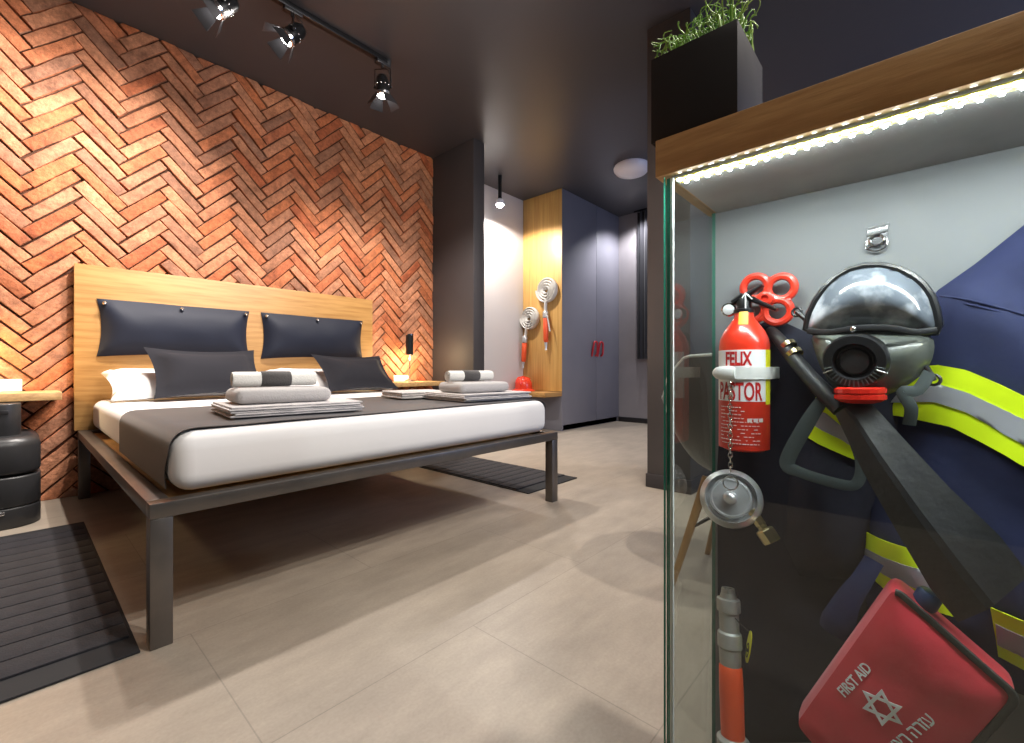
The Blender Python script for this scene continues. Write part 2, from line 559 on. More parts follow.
        for i in range(nu):
            for j in range(nv):
                q(A[i][j], A[i + 1][j], A[i + 1][j + 1], A[i][j + 1])
                q(B[i][j], B[i][j + 1], B[i + 1][j + 1], B[i + 1][j])
        for i in range(nu):
            q(A[i][0], B[i][0], B[i + 1][0], A[i + 1][0])
            q(A[i][nv], A[i + 1][nv], B[i + 1][nv], B[i][nv])
        for j in range(nv):
            q(A[0][j], A[0][j + 1], B[0][j + 1], B[0][j])
            q(A[nu][j], B[nu][j], B[nu][j + 1], A[nu][j + 1])
        return self

    def text(self, s, size, X, thick=0.0004, mi=0, align='CENTER', wrap=None, bold=0.0, xs=1.0):
        cu = bpy.data.curves.new('lettering', 'FONT')
        cu.body = s
        cu.size = size
        cu.align_x = align
        cu.offset = bold
        cu.extrude = thick
        cu.resolution_u = 3
        o = bpy.data.objects.new('lettering', cu)
        COL.objects.link(o)
        dg = bpy.context.evaluated_depsgraph_get()
        me = bpy.data.meshes.new_from_object(o.evaluated_get(dg))
        tmp = bmesh.new()
        tmp.from_mesh(me)
        mp = {}
        for v in tmp.verts:
            p = Vector((v.co.x * xs, v.co.y, v.co.z))
            p = wrap(p) if wrap else X @ p
            mp[v] = self.bm.verts.new(self.X @ p)
        for f in tmp.faces:
            try:
                self.bm.faces.new([mp[v] for v in f.verts]).material_index = mi
            except ValueError:
                pass
        tmp.free()
        bpy.data.objects.remove(o)
        bpy.data.curves.remove(cu)
        bpy.data.meshes.remove(me)
        return self

    def build(self, name, mats, parent=None, angle=40, flat=False, recalc=True):
        if recalc:
            bmesh.ops.recalc_face_normals(self.bm, faces=self.bm.faces)
        me = bpy.data.meshes.new(name)
        self.bm.to_mesh(me)
        self.bm.free()
        for m in (mats if isinstance(mats, (list, tuple)) else [mats]):
            me.materials.append(m)
        if not flat:
            me.shade_smooth()
            me.set_sharp_from_angle(angle=R(angle))
        o = bpy.data.objects.new(name, me)
        COL.objects.link(o)
        if parent is not None:
            # a part is stored in its thing's own frame
            pm = world_of(parent)
            me.transform(pm.inverted())
            o.parent = parent
        return o


def world_of(o):
    m = Matrix.LocRotScale(o.location, o.rotation_euler, o.scale)
    return world_of(o.parent) @ m if o.parent else m


def axis_mx(p0, p1):
    z = (p1 - p0).normalized()
    x = z.orthogonal().normalized()
    y = z.cross(x)
    return Matrix(((x.x, y.x, z.x, p0.x), (x.y, y.y, z.y, p0.y), (x.z, y.z, z.z, p0.z), (0, 0, 0, 1)))


def smooth_path(pts, r, sub, closed=False):
    k = len(pts)
    rs = r if isinstance(r, list) else [r] * k
    P, Q = [], []
    segs = k if closed else k - 1
    for i in range(segs):
        a = pts[(i - 1) % k] if (closed or i > 0) else pts[0]
        b = pts[i]
        c = pts[(i + 1) % k]
        d = pts[(i + 2) % k] if (closed or i + 2 < k) else pts[-1]
        for j in range(sub):
            t = j / sub
            P.append(0.5 * ((2 * b) + (c - a) * t + (2 * a - 5 * b + 4 * c - d) * t * t + (3 * b - a - 3 * c + d) * t ** 3))
            ra, rb = rs[i], rs[(i + 1) % k]
            Q.append(ra + (rb - ra) * t if not isinstance(ra, tuple) else tuple(x + (y - x) * t for x, y in zip(ra, rb)))
    if not closed:
        P.append(pts[-1])
        Q.append(rs[-1])
    return P, Q


def smooth2(pts, sub=6):
    P, _ = smooth_path([Vector((p[0], p[1], 0)) for p in pts], 0.0, sub, True)
    return [(p.x, p.y) for p in P]


def area2(o):
    return sum(o[i][0] * o[(i + 1) % len(o)][1] - o[(i + 1) % len(o)][0] * o[i][1] for i in range(len(o)))


def inset(o, d):
    n = len(o)
    r = []
    for i in range(n):
        p, a, b = Vector(o[i]), Vector(o[i - 1]), Vector(o[(i + 1) % n])
        e1, e2 = (p - a).normalized(), (b - p).normalized()
        n1, n2 = Vector((-e1.y, e1.x)), Vector((-e2.y, e2.x))
        m = n1 + n2
        m = m / max(m.dot(n1), 0.4) if m.length > 1e-6 else n1
        r.append(tuple(p + m * d))
    return r


def inside(p, o):
    x, y = p[0], p[1]
    c = False
    n = len(o)
    j = n - 1
    for i in range(n):
        xi, yi = o[i][0], o[i][1]
        xj, yj = o[j][0], o[j][1]
        if (yi > y) != (yj > y) and x < (xj - xi) * (y - yi) / (yj - yi) + xi:
            c = not c
        j = i
    return c


def dist_poly(p, o):
    x, y = p[0], p[1]
    best = 1e9
    n = len(o)
    for i in range(n):
        ax, ay = o[i][0], o[i][1]
        bx, by = o[(i + 1) % n][0], o[(i + 1) % n][1]
        dx, dy = bx - ax, by - ay
        q = dx * dx + dy * dy
        t = 0 if q == 0 else max(0, min(1, ((x - ax) * dx + (y - ay) * dy) / q))
        d = (x - ax - t * dx) ** 2 + (y - ay - t * dy) ** 2
        if d < best:
            best = d
    return math.sqrt(best)


def clip_rect(o, x0, x1, y0, y1):
    for ax, lim, keep in ((0, x0, 1), (0, x1, -1), (1, y0, 1), (1, y1, -1)):
        r = []
        for i in range(len(o)):
            a, b = o[i], o[(i + 1) % len(o)]
            ia, ib = (a[ax] - lim) * keep >= 0, (b[ax] - lim) * keep >= 0
            if ia:
                r.append(a)
            if ia != ib:
                t = (lim - a[ax]) / (b[ax] - a[ax])
                r.append((a[0] + (b[0] - a[0]) * t, a[1] + (b[1] - a[1]) * t))
        o = r
        if not o:
            return o
    return o


def tag(o, label, cat, group=None, kind=None):
    o['label'] = label
    o['category'] = cat
    if group:
        o['group'] = group
    if kind:
        o['kind'] = kind
    return o


def thing(name, label, cat, loc=(0, 0, 0), rotz=0.0, group=None):
    o = bpy.data.objects.new(name, None)
    o.empty_display_size = 0.05
    COL.objects.link(o)
    o.location = loc
    o.rotation_euler = (0, 0, rotz)
    return tag(o, label, cat, group)


def struct(o):
    o['kind'] = 'structure'
    return o


def dup(root, loc, rotz=None, label=None):
    def cp(o, parent):
        c = o.copy()
        COL.objects.link(c)
        c.parent = parent
        for ch in [k for k in bpy.data.objects if k.parent == o]:
            cp(ch, c)
        return c
    r = cp(root, None)
    r.location = loc
    if rotz is not None:
        r.rotation_euler = (0, 0, rotz)
    if label:
        r['label'] = label
    return r


# ------------------------------------------------------------------ the room
CEIL = 3.08
BRICK_Y = 3.90
NICHE_Y = 3.97
END_X = 6.08
X0, Y0 = -1.6, -2.5
b = MB()
b.box(((X0 + END_X) / 2, (Y0 + NICHE_Y) / 2, -0.05), (END_X - X0 + 0.3, NICHE_Y - Y0 + 0.3, 0.1))
struct(b.build('floor', M['floor']))
b = MB()
b.box(((X0 + END_X) / 2, (Y0 + NICHE_Y) / 2, CEIL + 0.05), (END_X - X0 + 0.3, NICHE_Y - Y0 + 0.3, 0.1))
struct(b.build('ceiling', M['ceiling']))

# herringbone brick wall: real bricks on a dark bed
DIV_X = 3.03
W_, L_ = 0.0733, 0.3055
b = MB()
b.box(((X0 + DIV_X) / 2, BRICK_Y + 0.06, CEIL / 2), (DIV_X - X0, 0.10, CEIL))
wall = struct(b.build('wall_back', M['mortar']))
b = MB()
XF = face_my(BRICK_Y + 0.012)
c45 = math.sqrt(0.5)
dx, dz = 0.0655, 2.52 - 0.0255
rnd = random.Random(3)


def brick(rect):
    x0, x1, y0, y1 = rect
    g = 0.0022 + rnd.uniform(0, 0.0014)
    cx, cy = (x0 + x1) / 2, (y0 + y1) / 2
    rot = rnd.gauss(0, 0.006)
    o = []
    hx, hy = (x1 - x0) / 2 - g - rnd.uniform(0, 0.003), (y1 - y0) / 2 - g - rnd.uniform(0, 0.002)
    base = [(-hx, -hy), (-hx / 3, -hy), (hx / 3, -hy), (hx, -hy), (hx, hy), (hx / 3, hy), (-hx / 3, hy), (-hx, hy)] if hx > hy else \
           [(-hx, -hy), (hx, -hy), (hx, -hy / 3), (hx, hy / 3), (hx, hy), (-hx, hy), (-hx, hy / 3), (-hx, -hy / 3)]
    for p in base:
        px_, py_ = p[0] + rnd.gauss(0, 0.0020), p[1] + rnd.gauss(0, 0.0020)
        qx, qy = cx + px_ * math.cos(rot) - py_ * math.sin(rot), cy + px_ * math.sin(rot) + py_ * math.cos(rot)
        o.append(((qx - qy) * c45 + dx, (qx + qy) * c45 + dz))
    o = clip_rect(o, X0, DIV_X, 0.0, CEIL)
    if len(o) < 3 or abs(area2(o)) < 4e-4:
        return
    d = 0.022 + rnd.uniform(-0.007, 0.007)
    tx, ty = rnd.gauss(0, 0.02), rnd.gauss(0, 0.02)
    mx_, my_ = sum(p[0] for p in o) / len(o), sum(p[1] for p in o) / len(o)
    if area2(o) < 0:
        o.reverse()
    i1 = inset(o, 0.0025)
    i2 = inset(o, 0.008)
    hh = lambda p, k: max(0.006, d - k + tx * (p[0] - mx_) + ty * (p[1] - my_))
    b.ring_skin([[XF @ Vector((*p, 0)) for p in o], [XF @ Vector((*p, hh(p, 0.006))) for p in o],
                 [XF @ Vector((*p, hh(p, 0.0015))) for p in i1], [XF @ Vector((*p, hh(p, 0))) for p in i2]], cap0=False)


for k in range(-60, 60):
    for m in range(-14, 14):
        ox, oy = k * W_ + m * L_, k * W_ - m * L_
        cx_, cz_ = (ox - oy) * c45 + dx, (ox + oy) * c45 + dz
        if not (X0 - 0.6 < cx_ < DIV_X + 0.6 and -0.6 < cz_ < CEIL + 0.6):
            continue
        brick((ox, ox + L_, oy, oy + W_))
        brick((ox + L_, ox + L_ + W_, oy + W_ - L_, oy + W_))
b.build('bricks', M['brick'], wall, angle=25)

# the dark dividing wall beside the bed, its end toward the room
b = MB()
b.box((DIV_X + 0.075, (3.25 + NICHE_Y) / 2, CEIL / 2), (0.15, NICHE_Y - 3.25, CEIL), 0.003)
struct(b.build('wall_divider', M['dark_paint']))
b = MB()
b.box(((DIV_X + 0.15 + END_X) / 2, NICHE_Y + 0.05, CEIL / 2), (END_X - DIV_X - 0.15, 0.1, CEIL))
struct(b.build('wall_niche', M['niche_paint']))
b = MB()
b.box((END_X + 0.05, (Y0 + NICHE_Y) / 2, CEIL / 2), (0.1, NICHE_Y - Y0, CEIL))
struct(b.build('wall_end', M['grey_paint']))
b = MB()
b.box((END_X - 0.008, (Y0 + 3.32) / 2, 0.035), (0.016, 3.32 - Y0, 0.07), 0.003)
struct(b.build('baseboard_end', M['black_trim']))
b = MB()
b.box((X0 - 0.05, (Y0 + NICHE_Y) / 2, CEIL / 2), (0.1, NICHE_Y - Y0, CEIL))
struct(b.build('wall_left', M['dark_paint']))
# front wall (behind the camera) with its window opening
WX0, WX1, WZ0, WZ1 = 3.5, 5.1, 1.1, 2.6
b = MB()
b.box(((X0 + WX0) / 2, Y0 - 0.05, CEIL / 2), (WX0 - X0, 0.1, CEIL))
b.box(((WX1 + END_X) / 2, Y0 - 0.05, CEIL / 2), (END_X - WX1, 0.1, CEIL))
b.box(((WX0 + WX1) / 2, Y0 - 0.05, WZ0 / 2), (WX1 - WX0, 0.1, WZ0))
b.box(((WX0 + WX1) / 2, Y0 - 0.05, (WZ1 + CEIL) / 2), (WX1 - WX0, 0.1, CEIL - WZ1))
struct(b.build('wall_front', M['dark_paint']))
b = MB()
for xx in (WX0 + 0.025, (WX0 + WX1) / 2, WX1 - 0.025):
    b.box((xx, Y0 - 0.05, (WZ0 + WZ1) / 2), (0.05, 0.08, WZ1 - WZ0), 0.004)
for zz in (WZ0 + 0.025, WZ1 - 0.025):
    b.box(((WX0 + WX1) / 2, Y0 - 0.05, zz), (WX1 - WX0, 0.08, 0.05), 0.004)
struct(b.build('window_1', M['black_trim']))
# pillar with its plinth
PX0, PX1, PY0, PY1 = 2.85, 3.45, 1.055, 1.345
b = MB()
b.box(((PX0 + PX1) / 2, (PY0 + PY1) / 2, CEIL / 2), (PX1 - PX0, PY1 - PY0, CEIL), 0.004)
struct(b.build('wall_pillar', M['pillar']))
b = MB()
b.box(((PX0 + PX1) / 2, (PY0 + PY1) / 2, 0.045), (PX1 - PX0 + 0.016, PY1 - PY0 + 0.016, 0.09), 0.003)
struct(b.build('baseboard_pillar', M['dark_paint']))

# ------------------------------------------------------------------ bed
BX0, BX1, BY0, BY1 = 0.25, 2.185, 1.60, 3.83
bed = thing('bed', 'double bed with dark steel frame and tall oak headboard against the brick wall', 'bed', (1.2, 2.7, 0))
b = MB(); b.box(((BX0 + BX1) / 2, BY0 + 0.0275, 0.392), (BX1 - BX0, 0.055, 0.044), 0.003); b.build('foot_rail', M['steel'], bed)
b = MB(); b.box(((BX0 + BX1) / 2, BY1 - 0.0275, 0.392), (BX1 - BX0, 0.055, 0.044), 0.003); b.build('head_rail', M['steel'], bed)
for xx in (BX0 + 0.0275, BX1 - 0.0275):
    b = MB(); b.box((xx, (BY0 + BY1) / 2, 0.392), (0.055, BY1 - BY0 - 0.11, 0.044), 0.003); b.build('side_rail', M['steel'], bed)
    for yy in (BY0 + 0.0275, BY1 - 0.0275):
        b = MB(); b.box((xx, yy, 0.185), (0.054, 0.054, 0.37), 0.003); b.build('leg', M['steel'], bed)
b = MB(); b.box(((BX0 + BX1) / 2, (BY0 + BY1) / 2, 0.388), (BX1 - BX0 - 0.112, BY1 - BY0 - 0.112, 0.016), 0.002); b.build('base_board', M['oak_dull'], bed)
b = MB(); b.box((1.25, 3.85, 0.93), (2.03, 0.04, 1.03), 0.002); b.build('headboard', M['oak'], bed)

MZ0, MZ1 = 0.416, 0.602
MX0, MX1, MY0, MY1 = 0.315, 2.15, 1.645, 3.82
b = MB()
b.box(((MX0 + MX1) / 2, (MY0 + MY1) / 2, (MZ0 + MZ1) / 2), (MX1 - MX0, MY1 - MY0, MZ1 - MZ0), 0.055, seg=5)
for v in b.bm.verts:
    p = v.co
    if p.z > 0.5:
        p.z += 0.004 * noise.noise(p * 4.0)
o = b.build('mattress', M['sheet'])
tag(o, 'thick mattress in a fitted white sheet on the steel bed frame', 'mattress')

# dark runner draped over the bed
prof = []
rr = 0.052
zt = MZ1 + 0.0065
ex = 0.009
prof += [(MX0 - ex, MZ0 + 0.012), (MX0 - ex, MZ0 + 0.07)]
for i in range(7):
    a = i / 6 * PI / 2
    prof.append((MX0 - ex + rr * (1 - math.cos(a)), zt - rr + rr * math.sin(a)))
prof += [(MX0 + (MX1 - MX0) * k / 12, zt) for k in range(1, 12)]
for i in range(7):
    a = PI / 2 - i / 6 * PI / 2
    prof.append((MX1 + ex - rr * (1 - math.cos(a)), zt - rr + rr * math.sin(a)))
prof += [(MX1 + ex, MZ0 + 0.07), (MX1 + ex, MZ0 + 0.012)]
acc = [0]
for p, q in zip(prof, prof[1:]):
    acc.append(acc[-1] + math.dist(p, q))


def runner_p(u, v):
    s = u * acc[-1]
    k = 0
    while k < len(prof) - 2 and acc[k + 1] < s:
        k += 1
    t = (s - acc[k]) / (acc[k + 1] - acc[k])
    x = prof[k][0] + (prof[k + 1][0] - prof[k][0]) * t
    z = prof[k][1] + (prof[k + 1][1] - prof[k][1]) * t
    y = 1.70 + v * (2.64 - 1.70)
    if x < MX0 + 0.05 or x > MX1 - 0.05:
        y += 0.03 * math.sin(6 * (z - MZ0) / 0.2) * (1 - v)
    w = 0.006 * abs(noise.noise(Vector((x * 3, y * 2.5, z * 4))))
    return (x, y, z + (w if 0.36 < x < 2.07 else 0))


b = MB()
b.sheet(runner_p, 110, 30, 0.0022)
o = b.build('bed_runner', M['runner'], angle=60)
tag(o, 'wide charcoal bed runner draped across the foot of the white mattress', 'bed runner')

# headboard cushions with studs
def pillow_outline(w, h, pinch):
    o = []
    for (ax, ay), (bx, by) in (((-1, -1), (1, -1)), ((1, -1), (1, 1)), ((1, 1), (-1, 1)), ((-1, 1), (-1, -1))):
        for k in range(8):
            t = k / 8
            x, y = ax + (bx - ax) * t, ay + (by - ay) * t
            s = 4 * t * (1 - t) * pinch
            nx, ny = (-(by - ay) / 2, (bx - ax) / 2)
            o.append(((x * w / 2) + nx * s, (y * h / 2) + ny * s))
    return o


def hang_cushion(x0, x1, label):
    z0, z1 = 0.872, 1.238
    t = thing('headboard_cushion', label, 'cushion', ((x0 + x1) / 2, 3.825, z0), 0, 'cushions studded to the headboard')
    w, h = x1 - x0, z1 - z0
    X = face_my(3.824) @ Matrix.Translation(((x0 + x1) / 2, (z0 + z1) / 2, 0))
    o = pillow_outline(w, h, 0.022)
    o = [(p[0], min(p[1] + (0.02 if p[1] > h * 0.4 else 0), h / 2)) for p in o]
    b = MB()
    b.puff(o, lambda d, a, c: 0.075 * (1 - math.exp(-d / 0.05)) * (1 - 0.55 * max(0, (c / (h / 2))) ** 2) + 0.006 * noise.noise(Vector((a * 7, c * 9, x0))) * min(1, d / 0.06),
           lambda d, a, c: 0.0, X, 0.035)
    b.build('cover', M['leather'], t, angle=80)
    for k in (-0.46, 0.0, 0.46):
        b = MB()
        b.ball(X @ Vector((k * w, h / 2 - 0.03, 0.03)), (0.012, 0.022, 0.012))
        b.build('stud', M['chrome'], t)
    return t


hang_cushion(0.335, 1.205, 'dark navy leather cushion studded on the left half of the oak headboard')
hang_cushion(1.285, 2.16, 'dark navy leather cushion studded on the right half of the oak headboard')


def bed_pillow(name, c, w, h, thick, tilt, yaw, m, label, cat, group, flange=0.0, seed=0):
    """c: centre of the pillow; tilt from flat"""
    t = thing(name, label, cat, c, 0, group)
    X = Matrix.Translation(c) @ Matrix.Rotation(yaw, 4, 'Z') @ Matrix.Rotation(tilt, 4, 'X')
    b = MB()
    ol = pillow_outline(w, h, 0.03)

    def hf(d, a, c_):
        d = max(0.0, d - flange)
        return 0.003 + thick * (1 - math.exp(-d / 0.06)) + 0.012 * noise.noise(Vector((a * 5 + seed, c_ * 6, seed))) * min(1, d / 0.05)
    b.puff(ol, hf, lambda d, a, c_: 0.003 + thick * 0.5 * (1 - math.exp(-max(0, d - flange) / 0.06)), X, 0.03)
    b.build('cover', m, t, angle=80)
    return t


bed_pillow('pillow', (0.80, 3.57, 0.69), 0.90, 0.44, 0.09, R(20), 0, M['white_cloth'], 'white pillow lying behind the left charcoal cushion', 'pillow', 'white bed pillows', seed=1)
bed_pillow('pillow', (1.735, 3.57, 0.69), 0.90, 0.44, 0.09, R(20), 0, M['white_cloth'], 'white pillow lying behind the right charcoal cushion', 'pillow', 'white bed pillows', seed=5)
bed_pillow('cushion', (0.83, 3.37, 0.775), 0.62, 0.40, 0.07, R(50), R(2), M['cushion'], 'charcoal flanged cushion leaning on the left white pillow', 'cushion', 'charcoal cushions on the bed', 0.03, 2)
bed_pillow('cushion', (1.85, 3.37, 0.765), 0.62, 0.40, 0.07, R(46), R(3), M['cushion'], 'charcoal flanged cushion leaning on the right white pillow', 'cushion', 'charcoal cushions on the bed', 0.03, 7)


# towels
def rbox_layers(b, c, s, layers, rot, rng, jit=0.012, mi=0, bev=None):
    """a cloth folded into flat layers with round folds"""
    h = s[2] / layers
    for k in range(layers):
        ox, oy = rng.uniform(-jit, jit), rng.uniform(-jit, jit)
        cc = Vector((ox, oy, h * (k + 0.5)))
        cc.rotate(rot)
        b.box(Vector(c) + cc, (s[0] - abs(ox), s[1] - abs(oy), h * 0.97), bev or min(h * 0.42, 0.02), rot, mi, 4 if bev else 3)
    return b


from mathutils import Euler


def towel_stack(c, yaw, where, seed):
    rng = random.Random(seed)
    rot = Euler((0, 0, yaw)).to_matrix()
    z = c[2]
    b = MB()
    rbox_layers(b, (c[0], c[1], z), (0.50, 0.42, 0.040), 5, rot, rng)
    o = b.build('folded_sheet', M['striped_sheet'])
    tag(o, 'pale layered folded sheet under the towels, ' + where, 'folded sheet', 'folded sheets')
    z += 0.0405
    b = MB()
    off = rot @ Vector((-0.03, 0.0, 0))
    rbox_layers(b, (c[0] + off.x, c[1] + off.y, z), (0.37, 0.25, 0.062), 1, rot, rng, 0.004, bev=0.029)
    for v in b.bm.verts:
        v.co += Vector((0, 0, 0.003 * noise.noise(v.co * 11)))
    o = b.build('folded_towel', M['grey_towel'])
    tag(o, 'grey folded bath towel, ' + where, 'towel', 'folded grey towels')
    z += 0.0660
    t = thing('rolled_towel', 'white rolled towel with dark band, ' + where, 'towel', (c[0] + off.x, c[1] + off.y, z), 0, 'rolled towels')
    d = rot @ Vector((1, 0, 0))
    c0 = Vector((c[0] + off.x, c[1] + off.y, z + 0.031)) + rot @ Vector((-0.01, 0.03, 0))
    b = MB()
    Lh = 0.165
    pr = [(0.001, 0.004), (0.012, 0.0), (0.014, 0.004), (0.020, 0.0), (0.022, 0.004), (0.029, 0.001), (0.031, 0.012)]
    pr += [(0.031, 0.33 - 0.012), (0.029, 0.329), (0.022, 0.326), (0.020, 0.33), (0.014, 0.326), (0.012, 0.33), (0.001, 0.326)]
    b.lathe_on(c0 - d * Lh, c0 + d * Lh, pr, 24)
    b.build('roll', M['white_towel'], t)
    b = MB()
    b.lathe_on(c0 - d * 0.06, c0 + d * 0.07, [(0.031, 0), (0.0335, 0.003), (0.0335, 0.115), (0.031, 0.118)], 24)
    b.build('band', M['dark_towel'], t)


towel_stack((0.79, 2.03, MZ1 + 0.0135), R(-6), 'in the stack nearer the camera', 11)
towel_stack((1.885, 1.98, MZ1 + 0.0135), R(-6), 'in the stack at the bed\'s far corner', 12)
b = MB()
rbox_layers(b, (1.70, 2.36, MZ1 + 0.0135), (0.34, 0.30, 0.04), 3, Euler((0, 0, R(-8))).to_matrix(), random.Random(5))
tag(b.build('folded_sheet', M['striped_sheet']), 'pale folded cloth lying alone behind the far towel stack', 'folded sheet', 'folded sheets')


# ------------------------------------------------------------------ rugs
def rug(x0, x1, y0, y1, label, along):
    t = thing('rug', label, 'rug', ((x0 + x1) / 2, (y0 + y1) / 2, 0), 0, 'ribbed black rugs')
    b = MB()
    b.box(((x0 + x1) / 2, (y0 + y1) / 2, 0.004), (x1 - x0, y1 - y0, 0.007), 0.002)
    b.build('backing', M['rug_edge'], t)
    n = 14
    yb0, yb1 = y0 + 0.1, y1 - 0.06
    w = (yb1 - yb0) / n
    b = MB()
    for k in range(n):
        b.box(((x0 + x1) / 2, yb0 + (k + 0.5) * w, 0.010), (x1 - x0 - 0.02, w - 0.005, 0.009), 0.0035)
    b.build('pile', M['rug'], t)


rug(-0.60, 0.232, 1.615, 3.19, 'black ribbed rug at the near left side of the bed', 0)
rug(2.17, 2.72, 1.82, 3.25, 'black ribbed rug partly behind the bed\'s far foot leg', 0)

# ------------------------------------------------------------------ bedside: shelves, lamps, pedestal
SZ = 0.665
b = MB(); b.box((-0.32, 3.72, SZ - 0.022), (0.98, 0.33, 0.044), 0.003)
tag(b.build('bedside_shelf', M['oak_dull']), 'oak shelf on the brick wall above the black plastic pedestal', 'shelf', 'oak bedside shelves')
b = MB(); b.box((2.63, 3.74, SZ - 0.022), (0.64, 0.29, 0.044), 0.003)
tag(b.build('bedside_shelf', M['oak_dull']), 'oak shelf on the brick wall beside the dark dividing wall', 'shelf', 'oak bedside shelves')


def table_lamp(x, y, z, label):
    t = thing('table_lamp', label, 'lamp', (x, y, z), 0, 'bedside lamps')
    b = MB(); b.lathe_on((x, y, z), (x, y, z + 1), [(0.058, 0), (0.058, 0.008), (0.045, 0.016), (0.012, 0.028), (0.001, 0.03)], 28); b.build('base', M['chrome'], t)
    b = MB(); b.cyl((x, y, z + 0.025), (x, y, z + 0.30), 0.0045); b.build('stem', M['chrome'], t)
    b = MB()
    b.lathe_on((x, y, z + 0.265), (x, y, z + 1), [(0.034, 0), (0.037, 0), (0.037, 0.195), (0.034, 0.195)], 28, cap0=False, cap1=False)
    b.lathe_on((x, y, z + 0.265), (x, y, z + 1), [(0.034, 0.195), (0.034, 0.0)], 28, cap0=False, cap1=False)
    s = b.build('lamp_shade', M['black_metal'], t)
    b = MB(); b.lathe_on((x, y, z + 0.460), (x, y, z + 1), [(0.039, 0), (0.039, 0.012), (0.028, 0.012), (0.028, 0)], 28, cap0=False, cap1=False); b.build('shade_ring', M['chrome'], t)
    b = MB(); b.ball((x, y, z + 0.33), (0.022, 0.022, 0.03)); b.build('bulb', M['bulb'], t)
    lamp('lamp_light', 'POINT', (x, y - 0.02, z + 0.235), 14, (1.0, 0.74, 0.42), shadow_soft_size=0.03)
    return t


table_lamp(2.62, 3.74, SZ + 0.001, 'slim black cylinder lamp on the shelf beside the dark dividing wall')
table_lamp(-0.20, 3.72, SZ + 0.001, 'slim black cylinder lamp on the shelf above the black pedestal')
b = MB(); b.box((2.62, 3.70, SZ + 0.0005), (0.001, 0.001, 0.0005))
b.bm.clear()
b.box((2.585, 3.835, SZ + 0.031), (0.17, 0.012, 0.060), 0.003, Euler((R(-8), 0, 0)).to_matrix())
tag(b.build('card', M['card']), 'small white card standing behind the right bedside lamp', 'card')
b = MB(); b.box((-0.03, 3.82, SZ + 0.036), (0.10, 0.012, 0.07), 0.003, Euler((R(-8), 0, 0)).to_matrix())
tag(b.build('card', M['card']), 'small white card on the shelf above the black pedestal', 'card')

# black moulded pedestal under the left shelf
t = thing('pedestal', 'black moulded plastic pedestal with rounded body under the left oak shelf', 'pedestal', (-0.2, 3.6, 0))
def rounded_slab(z0, z1, x0, x1, y0, y1, r, zr, b):
    rings = []
    def ring(ins, z):
        o = []
        rr_ = max(0.01, r - ins)
        for (sx, sy, a0) in ((1, 1, 0), (-1, 1, 90), (-1, -1, 180), (1, -1, 270)):
            ccx = (x1 - r if sx > 0 else x0 + r)
            ccy = (y1 - r if sy > 0 else y0 + r)
            for k in range(7):
                a = R(a0 + k * 15)
                o.append((ccx + rr_ * math.cos(a), ccy + rr_ * math.sin(a), z))
        return o
    n = 5
    for k in range(n):
        a = k / (n - 1) * PI / 2
        rings.append(ring(zr * (1 - math.sin(a)), z0 + zr * 0.5 * (1 - math.cos(a))))
    for k in range(n):
        a = k / (n - 1) * PI / 2
        rings.append(ring(zr * (1 - math.cos(a)), z1 - zr + zr * math.sin(a)))
    b.ring_skin(rings)
b = MB(); rounded_slab(0.0, 0.105, -0.50, 0.085, 3.33, 3.84, 0.12, 0.012, b); b.build('base', M['black_plastic'], t)
b = MB(); rounded_slab(0.107, 0.255, -0.50, 0.085, 3.33, 3.84, 0.12, 0.008, b)
rounded_slab(0.258, 0.455, -0.50, 0.085, 3.33, 3.84, 0.12, 0.05, b); b.build('body', M['black_plastic'], t)
b = MB(); rounded_slab(0.45, 0.617, -0.42, 0.015, 3.42, 3.82, 0.06, 0.006, b); b.build('neck', M['black_plastic'], t)
b = MB(); b.box((-0.045, 3.418, 0.575), (0.035, 0.004, 0.022), 0.001); b.build('label_plate', M['grey_metal'], t)
b = MB(); b.box((-0.09, 3.327, 0.082), (0.10, 0.006, 0.016), 0.003); b.build('latch', M['chrome'], t)

# ------------------------------------------------------------------ track and its three spots
TY = 2.905
b = MB()
t = thing('lighting_track', 'black ceiling track carrying three stage spots above the bed', 'light track', (0.5, TY, CEIL))
b = MB(); b.box((0.30, TY, CEIL - 0.018), (3.06, 0.04, 0.035), 0.003); b.build('rail', M['black_metal'], t)
b = MB(); b.box((1.842, TY, CEIL - 0.02), (0.03, 0.048, 0.04), 0.004); b.build('end_cap', M['black_plastic'], t)


